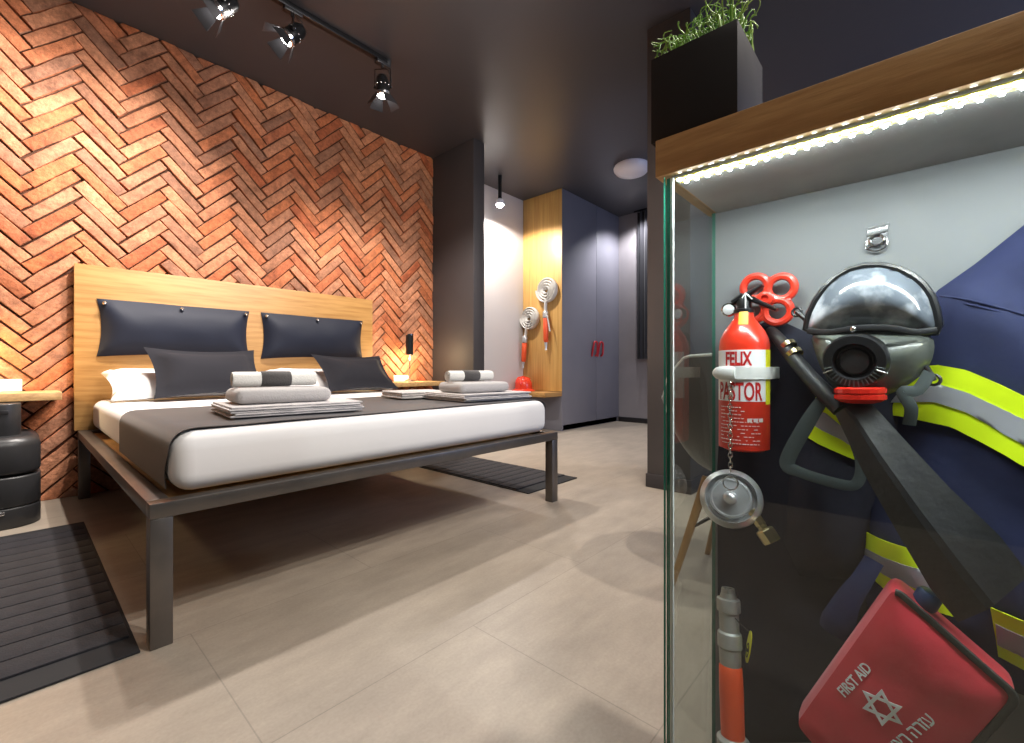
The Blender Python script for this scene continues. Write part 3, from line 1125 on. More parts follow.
def stage_spot(x, drop, aim, label, power, col=WARM, size=75):
    t = thing('stage_spot', label, 'spotlight', (x, TY, CEIL - 0.037), 0, 'stage spots on the ceiling track')
    top = Vector((x, TY, CEIL - 0.036))
    piv = top + Vector((0, 0, -drop))
    d = Vector(aim).normalized()
    b = MB(); b.box(top + Vector((0, 0, -0.012)), (0.11, 0.045, 0.024), 0.004); b.cyl(top + Vector((0, 0, -0.02)), top + Vector((0, 0, -0.045)), 0.012); b.build('adapter', M['black_plastic'], t)
    side = d.cross(Vector((0, 0, 1)))
    side = side.normalized() if side.length > 0.05 else Vector((1, 0, 0))
    b = MB()
    b.tube([piv + side * 0.058, piv + side * 0.058 + Vector((0, 0, drop - 0.05)), piv - side * 0.058 + Vector((0, 0, drop - 0.05)), piv - side * 0.058], (0.004), 8, flat=tuple(side.cross(Vector((0, 0, 1)))))
    b.ball(piv + side * 0.061, (0.01, 0.01, 0.01)); b.ball(piv - side * 0.061, (0.01, 0.01, 0.01))
    b.build('yoke', M['black_metal'], t)
    back = piv - d * 0.06
    b = MB()
    b.lathe_on(back, piv, [(0.012, -0.03), (0.030, -0.022), (0.043, 0.0), (0.046, 0.03), (0.050, 0.035), (0.050, 0.118), (0.046, 0.118), (0.044, 0.108)], 28, cap1=False)
    b.build('can', M['black_metal'], t)
    b = MB()
    for k in range(10):
        a = 2 * PI * k / 10
        X = axis_mx(back, piv)
        b.ball(X @ Vector((0.049 * math.cos(a), 0.049 * math.sin(a), 0.045)), (0.006, 0.006, 0.006), u=8, v=6)
    b.build('vents', M['chrome'], t)
    b = MB()
    b.lathe_on(back, piv, [(0.0505, 0.092), (0.056, 0.095), (0.056, 0.112), (0.0505, 0.115)], 28, cap0=False, cap1=False)
    b.build('ring', M['chrome'], t)
    b = MB()
    b.lathe_on(back, piv, [(0.044, 0.104), (0.036, 0.122), (0.02, 0.132), (0.001, 0.135)], 24)
    b.build('lens', M['hot_lens'], t)
    X = axis_mx(back, piv)
    for k in range(4):
        a = PI / 4 + k * PI / 2
        ra, ta = Vector((math.cos(a), math.sin(a), 0)), Vector((-math.sin(a), math.cos(a), 0))
        zz = Vector((0, 0, 1))
        out = (ra * 0.55 + zz * 0.83)
        n = ra * 0.83 - zz * 0.55
        p0 = ra * 0.054 + zz * 0.116
        q = [p0 - ta * 0.032, p0 + ta * 0.032, p0 + out * 0.085 + ta * 0.055, p0 + out * 0.085 - ta * 0.055]
        b = MB()
        b.ring_skin([[X @ v for v in q], [X @ (v + n * 0.002) for v in q]])
        b.build('barn_door', M['grey_metal'], t, flat=True)
    b = MB()
    b.tube([top + Vector((0.03, 0, -0.02)), top + Vector((0.06, -0.01, -drop * 0.4)), piv + Vector((0.05, -0.02, 0.03)), back], 0.003, 6, sub=5)
    b.build('cable', M['black_plastic'], t)
    lamp('stage_spot_light', 'SPOT', piv + d * 0.14, power, col, piv + d, spot_size=R(size), spot_blend=0.7, shadow_soft_size=0.04)
    return t


stage_spot(0.78, 0.20, (-0.70, 0.16, -0.69), 'black stage spot at the cropped upper edge, leftmost on the track', 235, (1.0, 0.93, 0.86), size=125)
stage_spot(1.16, 0.150, (-0.66, 0.20, -0.72), 'black stage spot in the middle of the track, tilted to the brick wall', 220, (1.0, 0.93, 0.86), size=125)
stage_spot(1.80, 0.185, (0.10, 0.08, -0.99), 'black stage spot at the end of the track, pointing down', 190, (1.0, 0.93, 0.86), size=125)

# pendant spot by the niche wall
px_ = 3.84
t = thing('pendant_spot', 'small lit spot on a black stem by the white niche wall', 'spotlight', (px_, 3.66, CEIL))
b = MB(); b.cyl((px_, 3.66, CEIL), (px_, 3.66, 2.80), 0.022); b.build('stem', M['black_metal'], t)
b = MB(); b.lathe_on((px_, 3.66, 2.81), (px_, 3.66, 0), [(0.02, 0), (0.045, 0.02), (0.05, 0.05), (0.05, 0.07), (0.045, 0.07)], 24, cap1=False); b.build('housing', M['dome'], t)
b = MB(); b.ball((px_, 3.66, 2.735), (0.046, 0.046, 0.03)); b.build('bulb', M['hot_lens'], t)
lamp('pendant_light', 'SPOT', (px_, 3.66, 2.70), 170, (1.0, 0.93, 0.87), (px_ + 0.25, 3.72, 0), spot_size=R(165), spot_blend=0.25, shadow_soft_size=0.04)

# opal dome ceiling light
t = thing('ceiling_light', 'round opal dome light on the dark ceiling before the wardrobe', 'ceiling light', (4.65, 2.38, CEIL))
b = MB(); b.cyl((4.65, 2.38, CEIL), (4.65, 2.38, CEIL - 0.02), 0.19, 0.19, 40); b.build('rim', M['dome'], t)
b = MB(); b.lathe_on((4.65, 2.38, CEIL - 0.02), (4.65, 2.38, 0), [(0.20, 0), (0.195, 0.025), (0.165, 0.06), (0.10, 0.088), (0.001, 0.10)], 40); b.build('diffuser', M['dome'], t)

# ------------------------------------------------------------------ wardrobe with oak end panel, ledge, hoses, helmet
WY, WXL = 3.32, 4.62
t = thing('wardrobe', 'tall blue grey wardrobe with upright oak end panel and red pulls', 'wardrobe', (5.2, 3.65, 0))
b = MB(); b.box(((WXL + 0.03 + END_X) / 2, (WY + 0.02 + NICHE_Y) / 2, CEIL / 2), (END_X - WXL - 0.03, NICHE_Y - WY - 0.03, CEIL - 0.004)); b.build('body', M['blue_grey'], t)
b = MB(); b.box((WXL + 0.015, (WY + NICHE_Y) / 2, (0.50 + CEIL) / 2), (0.03, NICHE_Y - WY - 0.004, CEIL - 0.504), 0.002); b.build('end_panel', M['oak_tall'], t)
b = MB(); b.box((WXL + 0.015, (WY + NICHE_Y) / 2, 0.22), (0.03, NICHE_Y - WY - 0.004, 0.436), 0.002); b.build('lower_panel', M['blue_grey'], t)
b = MB(); b.box((WXL - 0.165, (WY + NICHE_Y) / 2, 0.47), (0.36, NICHE_Y - WY - 0.004, 0.055), 0.002); b.build('ledge', M['oak'], t)
b = MB(); b.box(((WXL + END_X) / 2 , WY + 0.035, 0.035), (END_X - WXL - 0.04, 0.02, 0.066), 0.002); b.build('plinth', M['black_trim'], t)
xm = at_y(596.5, 345, WY).x
for k, (xa, xb) in enumerate(((WXL + 0.004, xm - 0.002), (xm + 0.002, END_X - 0.004))):
    b = MB(); b.box(((xa + xb) / 2, WY + 0.010, (0.07 + CEIL) / 2), (xb - xa, 0.02, CEIL - 0.076), 0.002); d = b.build('door', M['blue_grey'], t)
    hx = xm - 0.075 if k == 0 else xm + 0.075
    b = MB()
    z1 = 1.16
    b.tube([(hx - 0.05, WY - 0.001, z1 - 0.20), (hx - 0.05, WY - 0.03, z1 - 0.05), (hx - 0.03, WY - 0.035, z1), (hx + 0.02, WY - 0.035, z1), (hx + 0.04, WY - 0.035, z1 - 0.03), (hx + 0.04, WY - 0.03, z1 - 0.16), (hx + 0.04, WY, z1 - 0.19)], 0.013, 10, sub=5)
    b.build('handle', M['red_handle'], d)


def fire_hose(px, py, rad_px, x_off, noz0, noz1, label):
    c = at_x(px, py, WXL)
    dist = depth(c)
    rad = rad_px / F * dist * 0.82
    t = thing('fire_hose', label, 'fire hose', (WXL - 0.04, c.y, c.z), 0, 'coiled fire hoses on the oak panel')
    # spiral coil, wound flat hose seen edge on
    turns, n = 4, 4 * 34
    pts = []
    rr_ = []
    for i in range(n + 1):
        a = 2 * PI * turns * i / n
        r_ = 0.026 + (rad - 0.026) * i / n
        pts.append((WXL - 0.045, c.y + r_ * math.cos(a), c.z + r_ * math.sin(a)))
    b = MB()
    b.tube(pts, (0.035, (rad - 0.026) / turns * 0.38), 8, flat=(1, 0, 0))
    b.build('coil', M['hose_white'], t)
    p0, p1 = at_x(noz0[0], noz0[1], WXL - 0.06), at_x(noz1[0], noz1[1], WXL - 0.06)
    last = Vector(pts[-1])
    b = MB()
    s = c + Vector((-0.06, 0, 0))
    edge = s + (p0 - s).normalized() * rad * 0.9
    b.tube([edge + Vector((0, 0.0, 0.03)), (edge + p0) / 2, p0], [(0.026, 0.014), (0.026, 0.014), (0.022, 0.022)], 10, flat=(1, 0, 0), sub=4)
    b.build('hose_end', M['hose_white'], t)
    ax = p1 - p0
    Lz = ax.length
    b = MB(); b.lathe_on(p0, p1, [(0.030, -0.01), (0.036, 0.0), (0.036, 0.03), (0.03, 0.035), (0.038, 0.04), (0.038, 0.07), (0.026, 0.08)], 20); b.build('coupling', M['alu'], t)
    b = MB(); b.lathe_on(p0, p1, [(0.025, 0.075), (0.033, 0.085), (0.032, Lz * 0.75), (0.022, Lz * 0.8)], 20); b.build('grip', M['orange'], t)
    b = MB(); b.lathe_on(p0, p1, [(0.022, Lz * 0.78), (0.014, Lz * 0.95), (0.018, Lz), (0.012, Lz)], 18); b.build('tip', M['alu'], t)
    return t, p0, p1


h1, p0, p1 = fire_hose(549, 290, 15.5, 0, (545.5, 312), (546, 350), 'coiled white hose, upper of two on the oak panel, orange nozzle below')
b = MB(); b.tube([p0 + Vector((-0.02, -0.03, -0.03)), p0 + Vector((-0.05, -0.07, -0.08)), p0 + Vector((-0.05, -0.11, -0.26))], 0.010, 8, sub=4); b.build('lever', M['alu'], h1)
fire_hose(532, 318, 14, 0, (525, 337), (523, 368), 'coiled white hose, lower of two on the oak panel, above the red helmet')

hc = at_x(523.5, 392, WXL - 0.165)
hz = 0.4985
t = thing('helmet', 'red firefighter helmet standing on the oak ledge', 'helmet', (hc.x, hc.y, hz))
b = MB()
b.lathe_on((hc.x, hc.y, hz), (hc.x, hc.y, 9), [(0.118, 0.018), (0.118, 0.07), (0.110, 0.12), (0.085, 0.165), (0.045, 0.188), (0.001, 0.193)], 32)
for k in range(3):
    yy = (k - 1) * 0.045
    b.tube([(hc.x - 0.11, hc.y + yy, hz + 0.10), (hc.x - 0.07, hc.y + yy, hz + 0.172), (hc.x, hc.y + yy, hz + 0.195 - abs(yy) * 0.25), (hc.x + 0.08, hc.y + yy, hz + 0.165)], 0.008, 8, sub=4)
S_ = Matrix.Translation((hc.x, hc.y, hz)) @ Matrix.Scale(0.98, 4) @ Matrix.Translation((-hc.x, -hc.y, -hz))
b.bm.transform(S_)
b.build('shell', M['helmet'], t)
b = MB()
b.lathe_on((hc.x, hc.y, hz), (hc.x, hc.y, 9), [(0.112, 0.022), (0.160, 0.0), (0.163, 0.006), (0.118, 0.032)], 32, cap0=False, cap1=False); b.bm.transform(S_); b.build('brim', M['helmet'], t)

# curtain on the end wall
t = thing('curtain', 'black pleated curtain hanging on the far end wall', 'curtain', (END_X - 0.05, 2.65, CEIL))
cy0, cy1 = 2.32, 2.99
b = MB()
b.sheet(lambda u, v: (END_X - 0.06 + 0.028 * math.sin(u * 2 * PI * 8.5) + 0.008 * math.sin(u * 31), cy1 + (cy0 - cy1) * u, CEIL - 0.03 + (0.93 - CEIL + 0.03) * v), 136, 6, 0.004)
b.build('cloth', M['curtain'], t, angle=80)
b = MB(); b.box((END_X - 0.06, (cy0 + cy1) / 2, CEIL - 0.012), (0.03, cy1 - cy0 + 0.1, 0.022), 0.003); b.build('rail', M['black_metal'], t)

# ------------------------------------------------------------------ shell chair behind the vitrine
ccx, ccy = 1.80, 0.43
t = thing('chair', 'grey shell armchair on beech dowel legs behind the glass cabinet', 'chair', (ccx, ccy, 0))


def rim_z(f):                      # f: angle from the chair's back
    f = abs(f)
    pts = [(0, 0.845), (0.55, 0.84), (0.85, 0.79), (1.15, 0.69), (1.6, 0.66), (2.2, 0.62), (2.6, 0.48), (PI, 0.455)]
    for (a, z0), (c_, z1) in zip(pts, pts[1:]):
        if f <= c_:
            k = (f - a) / (c_ - a)
            k = k * k * (3 - 2 * k)
            return z0 + (z1 - z0) * k
    return pts[-1][1]


def shell_p(u, v):
    f = (u * 2 - 1) * PI
    Rb = 0.27 + 0.045 * math.sin(abs(f)) ** 2
    s = 0.02 + 0.98 * v
    r_ = Rb * (s ** 0.75)
    z = 0.43 - 0.03 * (1 - s) + (rim_z(f) - 0.43) * s ** 3.2
    return (ccx - r_ * math.cos(f), ccy + r_ * math.sin(f) * 1.04, z)


b = MB(); b.sheet(shell_p, 72, 18, 0.006); b.build('shell', M['chair_shell'], t, angle=80)
rim = [shell_p(i / 72, 1.0) for i in range(72)]
b = MB(); b.tube(rim, 0.007, 8, closed=True); b.build('rim', M['pale_edge'], t)
for sx in (-1, 1):
    for sy in (-1, 1):
        b = MB(); b.cyl((ccx + sx * 0.125, ccy + sy * 0.13, 0.405), (ccx + sx * 0.19, ccy + sy * 0.235, 0.0), 0.017, 0.011, 16); b.build('leg', M['beech'], t)
b = MB()
for s in (-1, 1):
    b.tube([(ccx - 0.155, ccy + s * 0.18, 0.215), (ccx, ccy, 0.36), (ccx + 0.155, ccy + s * -0.18, 0.215)], 0.005, 8)
    b.tube([(ccx + s * 0.155, ccy - 0.18, 0.215), (ccx + s * 0.13, ccy, 0.35), (ccx + s * 0.155, ccy + 0.18, 0.215)], 0.005, 8)
b.build('brace', M['black_metal'], t)

# ------------------------------------------------------------------ glass cabinet
GX, BKX, LY, RY = 0.700, 0.930, 0.302, -0.80
VZ0, VZ1 = 1.110, 1.170
vit = thing('display_cabinet', 'glass display cabinet with thick oak top holding firefighting gear', 'display cabinet', (0.82, -0.2, 0))
b = MB(); b.box(((GX - 0.002 + BKX + 0.025) / 2, (LY + 0.013 + RY) / 2, (VZ0 + VZ1) / 2), (BKX + 0.025 - GX + 0.004, LY + 0.013 - RY, VZ1 - VZ0), 0.0015); b.build('top', M['oak_dull'], vit)
b = MB(); b.box(((GX + 0.008 + BKX) / 2, (LY - 0.008 + RY) / 2, VZ0 - 0.002), (BKX - GX - 0.010, LY - RY - 0.012, 0.0035)); b.build('top_lining', M['vitrine_inner'], vit)
b = MB(); b.box((BKX + 0.009, (LY + RY) / 2, VZ0 / 2), (0.018, LY - RY, VZ0 - 0.004)); b.build('back_panel', M['panel'], vit)
b = MB(); b.box(((GX + BKX) / 2, (LY + RY) / 2, 0.012), (BKX - GX, LY - RY - 0.004, 0.024), 0.002); b.build('base', M['black_trim'], vit)
b = MB()
b.box((GX + 0.004, (LY + RY) / 2, (0.024 + VZ0) / 2), (0.008, LY - RY, VZ0 - 0.028))
o = b.build('front_pane', [M['glass'], M['glass_edge']], vit, flat=True)
for p in o.data.polygons:
    if abs(p.normal.y) > 0.5:
        p.material_index = 1
b = MB()
b.box(((GX + 0.009 + BKX) / 2, LY - 0.004, (0.024 + VZ0) / 2), (BKX - GX - 0.010, 0.006, VZ0 - 0.028))
o = b.build('side_pane', [M['glass'], M['glass_edge']], vit, flat=True)
for p in o.data.polygons:
    if abs(p.normal.x) > 0.5:
        p.material_index = 1
b = MB()
b.box(((GX + 0.009 + BKX) / 2, RY + 0.004, (0.024 + VZ0) / 2), (BKX - GX - 0.010, 0.006, VZ0 - 0.028))
b.build('side_pane', M['glass'], vit, flat=True)
b = MB(); b.box((GX + 0.0115, LY - 0.0095, (0.024 + VZ0) / 2), (0.005, 0.004, VZ0 - 0.03)); b.build('corner_highlight', M['pale_edge'], vit)  # white corner strip, coloured as the highlight on the LED-lit glass edge

# LED tape under the top
t = thing('led_strip', 'lit white LED tape under the front edge of the oak cabinet top', 'LED strip', (GX + 0.02, -0.2, VZ0))
b = MB(); b.box((GX + 0.014, (LY + RY) / 2, VZ0 - 0.005), (0.008, LY - RY - 0.03, 0.002)); b.box((GX + 0.0285, (LY + RY) / 2, VZ0 - 0.005), (0.006, LY - RY - 0.03, 0.002)); b.build('tape', M['led_tape'], t)
b = MB()
k = 0
yy = LY - 0.02
while yy > RY + 0.03:
    b.box((GX + 0.014, yy, VZ0 - 0.0075), (0.005, 0.006, 0.003), 0.0008)
    b.box((GX + 0.0285, yy - 0.006, VZ0 - 0.0075), (0.004, 0.005, 0.003), 0.0008)
    yy -= 0.0165
b.build('diodes', M['led'], t)
lamp('led_strip_light', 'AREA', (GX + 0.022, (LY + RY) / 2, VZ0 - 0.012), 6.5, (0.92, 0.97, 1.0), None, shape='RECTANGLE', size=0.02, size_y=LY - RY - 0.05)

# planter with curly plant
py0, py1 = at_x(737.5, 60, GX + 0.003).y, at_x(651, 60, GX + 0.003).y
pz1 = EYE + 0.510
pxb = GX + 0.003 + 0.143
t = thing('planter', 'black square metal planter standing on the oak cabinet top', 'planter', ((GX + pxb) / 2, (py0 + py1) / 2, VZ1))
b = MB()
x0_, x1_ = GX + 0.003, pxb
w = 0.003
b.box((x0_ + w / 2, (py0 + py1) / 2, (VZ1 + pz1) / 2), (w, py1 - py0, pz1 - VZ1 - 0.001), 0.0008)
b.box((x1_ - w / 2, (py0 + py1) / 2, (VZ1 + pz1) / 2), (w, py1 - py0, pz1 - VZ1 - 0.001), 0.0008)
b.box(((x0_ + x1_) / 2, py0 + w / 2, (VZ1 + pz1) / 2), (x1_ - x0_ - 2 * w, w, pz1 - VZ1 - 0.001), 0.0008)
b.box(((x0_ + x1_) / 2, py1 - w / 2, (VZ1 + pz1) / 2), (x1_ - x0_ - 2 * w, w, pz1 - VZ1 - 0.001), 0.0008)
b.box(((x0_ + x1_) / 2, (py0 + py1) / 2, VZ1 + 0.004), (x1_ - x0_ - 2 * w, py1 - py0 - 2 * w, 0.005))
b.build('box', M['planter'], t)
b = MB(); b.box(((x0_ + x1_) / 2, (py0 + py1) / 2, pz1 - 0.02), (x1_ - x0_ - 2 * w, py1 - py0 - 2 * w, 0.012)); b.build('soil', M['soil'], t)
pl = thing('plant', 'curly green trailing plant growing in the black planter', 'plant', ((x0_ + x1_) / 2, (py0 + py1) / 2, pz1 - 0.014))
rng = random.Random(21)
b = MB()
for k in range(270):
    x = rng.uniform(x0_ + 0.008, x1_ - 0.008)
    y = rng.uniform(py0 + 0.008, py1 - 0.004)
    p = Vector((x, y, pz1 - 0.016))
    a = rng.uniform(0, 2 * PI)
    hgt = rng.uniform(0.014, 0.046) * (1.25 - 0.6 * (y - py0) / (py1 - py0))
    n = 9
    pts = []
    curl = rng.uniform(0.006, 0.014)
    dr = Vector((math.cos(a), math.sin(a), 0)) * rng.uniform(0.0, 0.03)
    ph = rng.uniform(0, 2 * PI)
    tw = rng.uniform(4, 10)
    for i in range(n):
        s = i / (n - 1)
        q = p + dr * s + Vector((curl * s * math.cos(ph + tw * s), curl * s * math.sin(ph + tw * s), 0.014 + hgt * math.sin(s * rng.uniform(1.7, 2.3)) * 1.3 - 0.014 * (1 - min(1, s * 4))))
        pts.append(q)
    b.tube(pts, [0.0014 * (1 - 0.6 * i / (n - 1)) for i in range(n)], 5, sub=2)
b.build('leaves', M['leaf'], pl, angle=80)

# ------------------------------------------------------------------ gear in the cabinet
def on(px, py, x):
    return at_x(px, py, x)


# --- extinguisher
ex_c = on(744, 400, 0.862)
ex, ey = ex_c.x, ex_c.y
er = 0.0402
ez0, ez1 = on(744, 449, ex).z, on(744, 312, ex).z
tx_ = thing('fire_extinguisher', 'small red fire extinguisher clamped to the cabinet back by a white band', 'fire extinguisher', (ex, ey, ez0))
H = ez1 - ez0
b = MB()
b.lathe_on((ex, ey, ez0), (ex, ey, 9), [(er * 0.8, 0), (er * 0.97, 0.004), (er, 0.012), (er, H * 0.76), (er * 0.96, H * 0.80), (er * 0.82, H * 0.855), (er * 0.55, H * 0.92), (er * 0.40, H * 0.955), (er * 0.38, H)], 48)
b.build('cylinder', M['red_paint'], tx_)
look = math.atan2(-ey, -ex)           # angle of the direction to the viewer


def wrap_text(zc, ang0):
    def f(p):
        a = look + ang0 + p.x / er
        r_ = er + 0.0008 + p.z
        return Vector((ex + r_ * math.cos(a), ey + r_ * math.sin(a), zc + p.y))
    return f


def cyl_patch(b, a0, a1, z0, z1, r_, mi=0, th=0.0006, n=24):
    b.sheet(lambda u, v: (ex + r_ * math.cos(look + a0 + (a1 - a0) * u), ey + r_ * math.sin(look + a0 + (a1 - a0) * u), z0 + (z1 - z0) * v), n, 1, th, mi)


ezp = lambda py: on(744, py, ex - er * 0.6).z
b = MB(); cyl_patch(b, -1.5, 0.92, ezp(401), ezp(350), er + 0.0006); lab = b.build('label_band', M['label_white'], tx_)
b = MB(); cyl_patch(b, 0.92, 1.35, ezp(404), ezp(350), er + 0.0007, n=6); b.build('yellow_label', M['label_yellow'], tx_)
b = MB(); cyl_patch(b, -1.5, 1.35, ezp(449), ezp(401.5), er + 0.0005); b.build('text_panel', M['label_red'], tx_)
b = MB()
b.text('FELIX', (ezp(351) - ezp(365)) * 1.33, None, 0.0003, align='CENTER', wrap=wrap_text(ezp(365), -0.25), bold=0.0011, xs=0.54)
b.build('brand_lettering', M['ink_red'], lab, flat=True)
b = MB()
b.text('PASTOR', (ezp(381) - ezp(400)) * 1.30, None, 0.0003, align='CENTER', wrap=wrap_text(ezp(399.5), -0.22), bold=0.0009, xs=0.48)
b.build('maker_lettering', M['ink_red'], lab, flat=True)
b = MB()
rng = random.Random(4)
for k in range(11):
    zc = ezp(407 + k * 3.6)
    a = -1.05
    while a < 0.55:
        w = rng.uniform(0.05, 0.16)
        if not (0.0 < a < 0.6 and k < 3) and rng.random() < 0.85:
            cyl_patch(b, a, a + w, zc - 0.0006, zc + 0.0006, er + 0.0011, n=3)
        a += w + 0.04
for a in (0.12, 0.36, 0.58):
    cyl_patch(b, a, a + 0.17, ezp(421), ezp(417.5), er + 0.0012, n=3)
b.build('fine_print', M['ink_white'], tx_, flat=True)
b = MB()
zt_ = ez0 + H
top = (ex, ey, zt_ - H * 0.01)
# sloping sticker on the neck
for u0 in (0,):
    b.sheet(lambda u, v: (ex + (er * (0.385 + (0.62 - 0.385) * v) + 0.0012) * math.cos(look + (u - 0.5) * 0.9 * (0.9 - 0.25 * v) - 0.05),
                          ey + (er * (0.385 + (0.62 - 0.385) * v) + 0.0012) * math.sin(look + (u - 0.5) * 0.9 * (0.9 - 0.25 * v) - 0.05),
                          ez0 + H * (0.995 - 0.085 * v - 0.01 * v)), 8, 6, 0.0005)
b.build('neck_sticker', M['orange_sticker'], tx_)
b = MB()
b.lathe_on((ex, ey, zt_), (ex, ey, 9), [(0.017, -0.002), (0.017, 0.004), (0.012, 0.006), (0.012, 0.022), (0.009, 0.026)], 20)
b.build('valve', M['black_metal'], tx_)


def bar(b, p, q, w, h, mi=0):
    p, q = Vector(p), Vector(q)
    b.tube([p, q], (h, w), 8, mi, flat=(0, 0, 1))


vx = lambda px, py, x=ex: on(px, py, x)
b = MB(); b.tube([vx(733, 303), vx(742, 297), vx(752, 299), vx(777, 310)], [(0.0055, 0.011), (0.007, 0.011), (0.005, 0.010), (0.003, 0.009)], 10, flat=(0, 0, 1)); b.build('carry_handle', M['black_metal'], tx_)
b = MB(); b.tube([vx(735, 301), vx(747, 295), vx(755, 290), vx(763, 285)], [(0.0045, 0.010), (0.005, 0.010), (0.004, 0.010), (0.0028, 0.009)], 10, flat=(0, 0, 1)); b.build('lever', M['black_plastic'], tx_)
g = vx(729, 310)
b = MB(); b.lathe_on(g, g + Vector((-0.9, -0.15, 0)), [(0.011, -0.006), (0.0125, 0.0), (0.0125, 0.004), (0.0105, 0.006), (0.001, 0.0065)], 22); b.build('gauge', M['chrome'], tx_)
b = MB(); b.lathe_on(g, g + Vector((-0.9, -0.15, 0)), [(0.0095, 0.0055), (0.0095, 0.0070), (0.007, 0.0080), (0.001, 0.009)], 22); b.build('gauge_face', M['clear_plastic'], tx_)
b = MB(); b.tube([vx(745.5, 293, ex - 0.012), vx(745.5, 312, ex - 0.013)], 0.0012, 6); b.tube([vx(745.5, 293, ex - 0.012), vx(752, 299, ex - 0.012)], 0.0011, 6); b.tube([vx(745.5, 293, ex - 0.012), vx(742, 298, ex - 0.012)], 0.0011, 6); b.build('seal_tie', M['white_plastic'], tx_)
zb0, zb1 = ezp(379), ezp(367)
zb = (zb0 + zb1) / 2
b = MB()
cyl_patch(b, -1.55, 1.45, zb0, zb1, er + 0.0035, th=0.003)
side = Vector((-math.sin(look), math.cos(look), 0))
for s, a in ((-1, -1.55), (1, 1.45)):
    e = Vector((ex + (er + 0.002) * math.cos(look + a), ey + (er + 0.002) * math.sin(look + a), zb))
    b.box((( e.x + BKX) / 2, e.y, zb), (BKX - e.x, 0.004, zb1 - zb0), 0.001)
cl = vx(722, 373, ex - er - 0.005)
b.tube([vx(714, 373, ex - er * 0.8), vx(716, 373, ex - er - 0.001), vx(721, 373, ex - er - 0.004), vx(731, 373, ex - er - 0.006), vx(735, 373, ex - er - 0.006)], [(0.005, 0.003), (0.0095, 0.004), (0.0115, 0.005), (0.0115, 0.005), (0.0095, 0.004)], 14, flat=(0, 0, 1))
b.build('clamp_band', M['white_plastic'], tx_)

# --- red valve hand wheel on the back panel
wc = on(766, 299, 0.905)
t = thing('hand_wheel', 'red four lobed valve hand wheel mounted behind the extinguisher', 'hand wheel', (0.905, wc.y, wc.z))
rw = depth(wc) / F * 29.5
X = face_mx(0.907) @ Matrix.Translation((-wc.y, wc.z, 0)) @ Matrix.Rotation(R(-8), 4, 'Z')
b = MB()
for k in range(4):
    a = PI / 4 + k * PI / 2
    cc = Vector((math.cos(a), math.sin(a), 0)) * rw * 0.55
    pts = []
    for i in range(24):
        f = 2 * PI * i / 24
        pts.append(X @ (cc + Vector((math.cos(f), math.sin(f), 0)) * rw * 0.385))
    b.tube(pts, (0.0060, 0.0068), 8, closed=True, flat=(1, 0, 0))
for k in range(4):
    a = k * PI / 2
    dv = Vector((math.cos(a), math.sin(a), 0))
    b.tube([X @ (dv * rw * 0.15), X @ (dv * rw * 0.5), X @ (dv * rw * 0.74)], [0.005, 0.006, 0.0045], 8)
b.build('rim', M['red_wheel'], t)
b = MB(); b.lathe([(0.0125, -0.006), (0.013, 0.012), (0.010, 0.014), (0.006, 0.014), (0.006, 0.009)], X, 22); b.build('hub', M['red_wheel'], t)
b = MB(); b.cyl((0.907, wc.y, wc.z), (BKX, wc.y, wc.z), 0.006); b.build('spindle', M['alu'], t)

# --- coupling cap on its chain
cx_ = ex - er - 0.012
cc = on(730.5, 498, cx_)
t = thing('coupling_cap', 'round aluminium hydrant cap hanging on a chain below the extinguisher', 'coupling cap', tuple(cc))
cr = 30.5 / F * depth(cc) * 0.95
ax = Vector((-0.86, -0.20, 0.30)).normalized()
b = MB()
b.lathe_on(cc, cc + ax, [(cr * 0.86, -0.016), (cr * 0.99, -0.013), (cr, -0.008), (cr * 0.95, -0.003), (cr * 0.84, 0.001), (cr * 0.82, 0.003), (cr * 0.79, -0.007), (cr * 0.70, -0.007), (cr * 0.66, 0.003), (cr * 0.60, 0.0035), (cr * 0.57, 0.002), (cr * 0.2, 0.003), (0.001, 0.003)], 48)
b.build('disc', M['alu'], t)
b = MB(); b.lathe_on(cc, cc + ax, [(cr * 0.15, 0.002), (cr * 0.22, 0.006), (cr * 0.22, 0.011), (cr * 0.12, 0.017), (0.001, 0.018)], 20); b.build('knob', M['alu'], t)
b = MB()
rc = on(730.5, 483, cx_ - 0.017)
b.torus(rc, (-1, -0.2, 0.1), 0.0112, 0.0014, 24, 6)
b.build('ring', M['chrome'], t)
ch0, ch1 = on(730, 381, cx_ + 0.004), on(730.5, 472, cx_ - 0.014)
b = MB()
n = 19
for k in range(n):
    p = ch0 + (ch1 - ch0) * (k + 0.5) / n
    axk = Vector((1, 0.25, 0)) if k % 2 else Vector((-0.4, 1, 0))
    l = (ch1 - ch0).length / n
    axk.normalize()
    dn = (ch1 - ch0).normalized()
    sd = axk.cross(dn).normalized()
    pts = [p + dn * (l * 0.66 * math.sin(f)) + sd * (0.0030 * math.cos(f)) for f in [2 * PI * i / 12 for i in range(12)]]
    b.tube(pts, 0.0009, 6, closed=True)
b.build('chain', M['chrome'], t)
f0, f1 = on(757, 519, cx_ + 0.012), on(773, 543, cx_ + 0.010)
b = MB()
b.lathe_on(f0, f1, [(0.0085, -0.016), (0.0085, 0.010), (0.0075, 0.012), (0.0075, 0.016), (0.0135, 0.018), (0.0145, 0.020), (0.0145, 0.036), (0.0135, 0.039), (0.009, 0.039), (0.009, 0.030)], 8)
b.build('brass_fitting', M['brass'], t, angle=20)['label'] = 'brass threaded fitting'

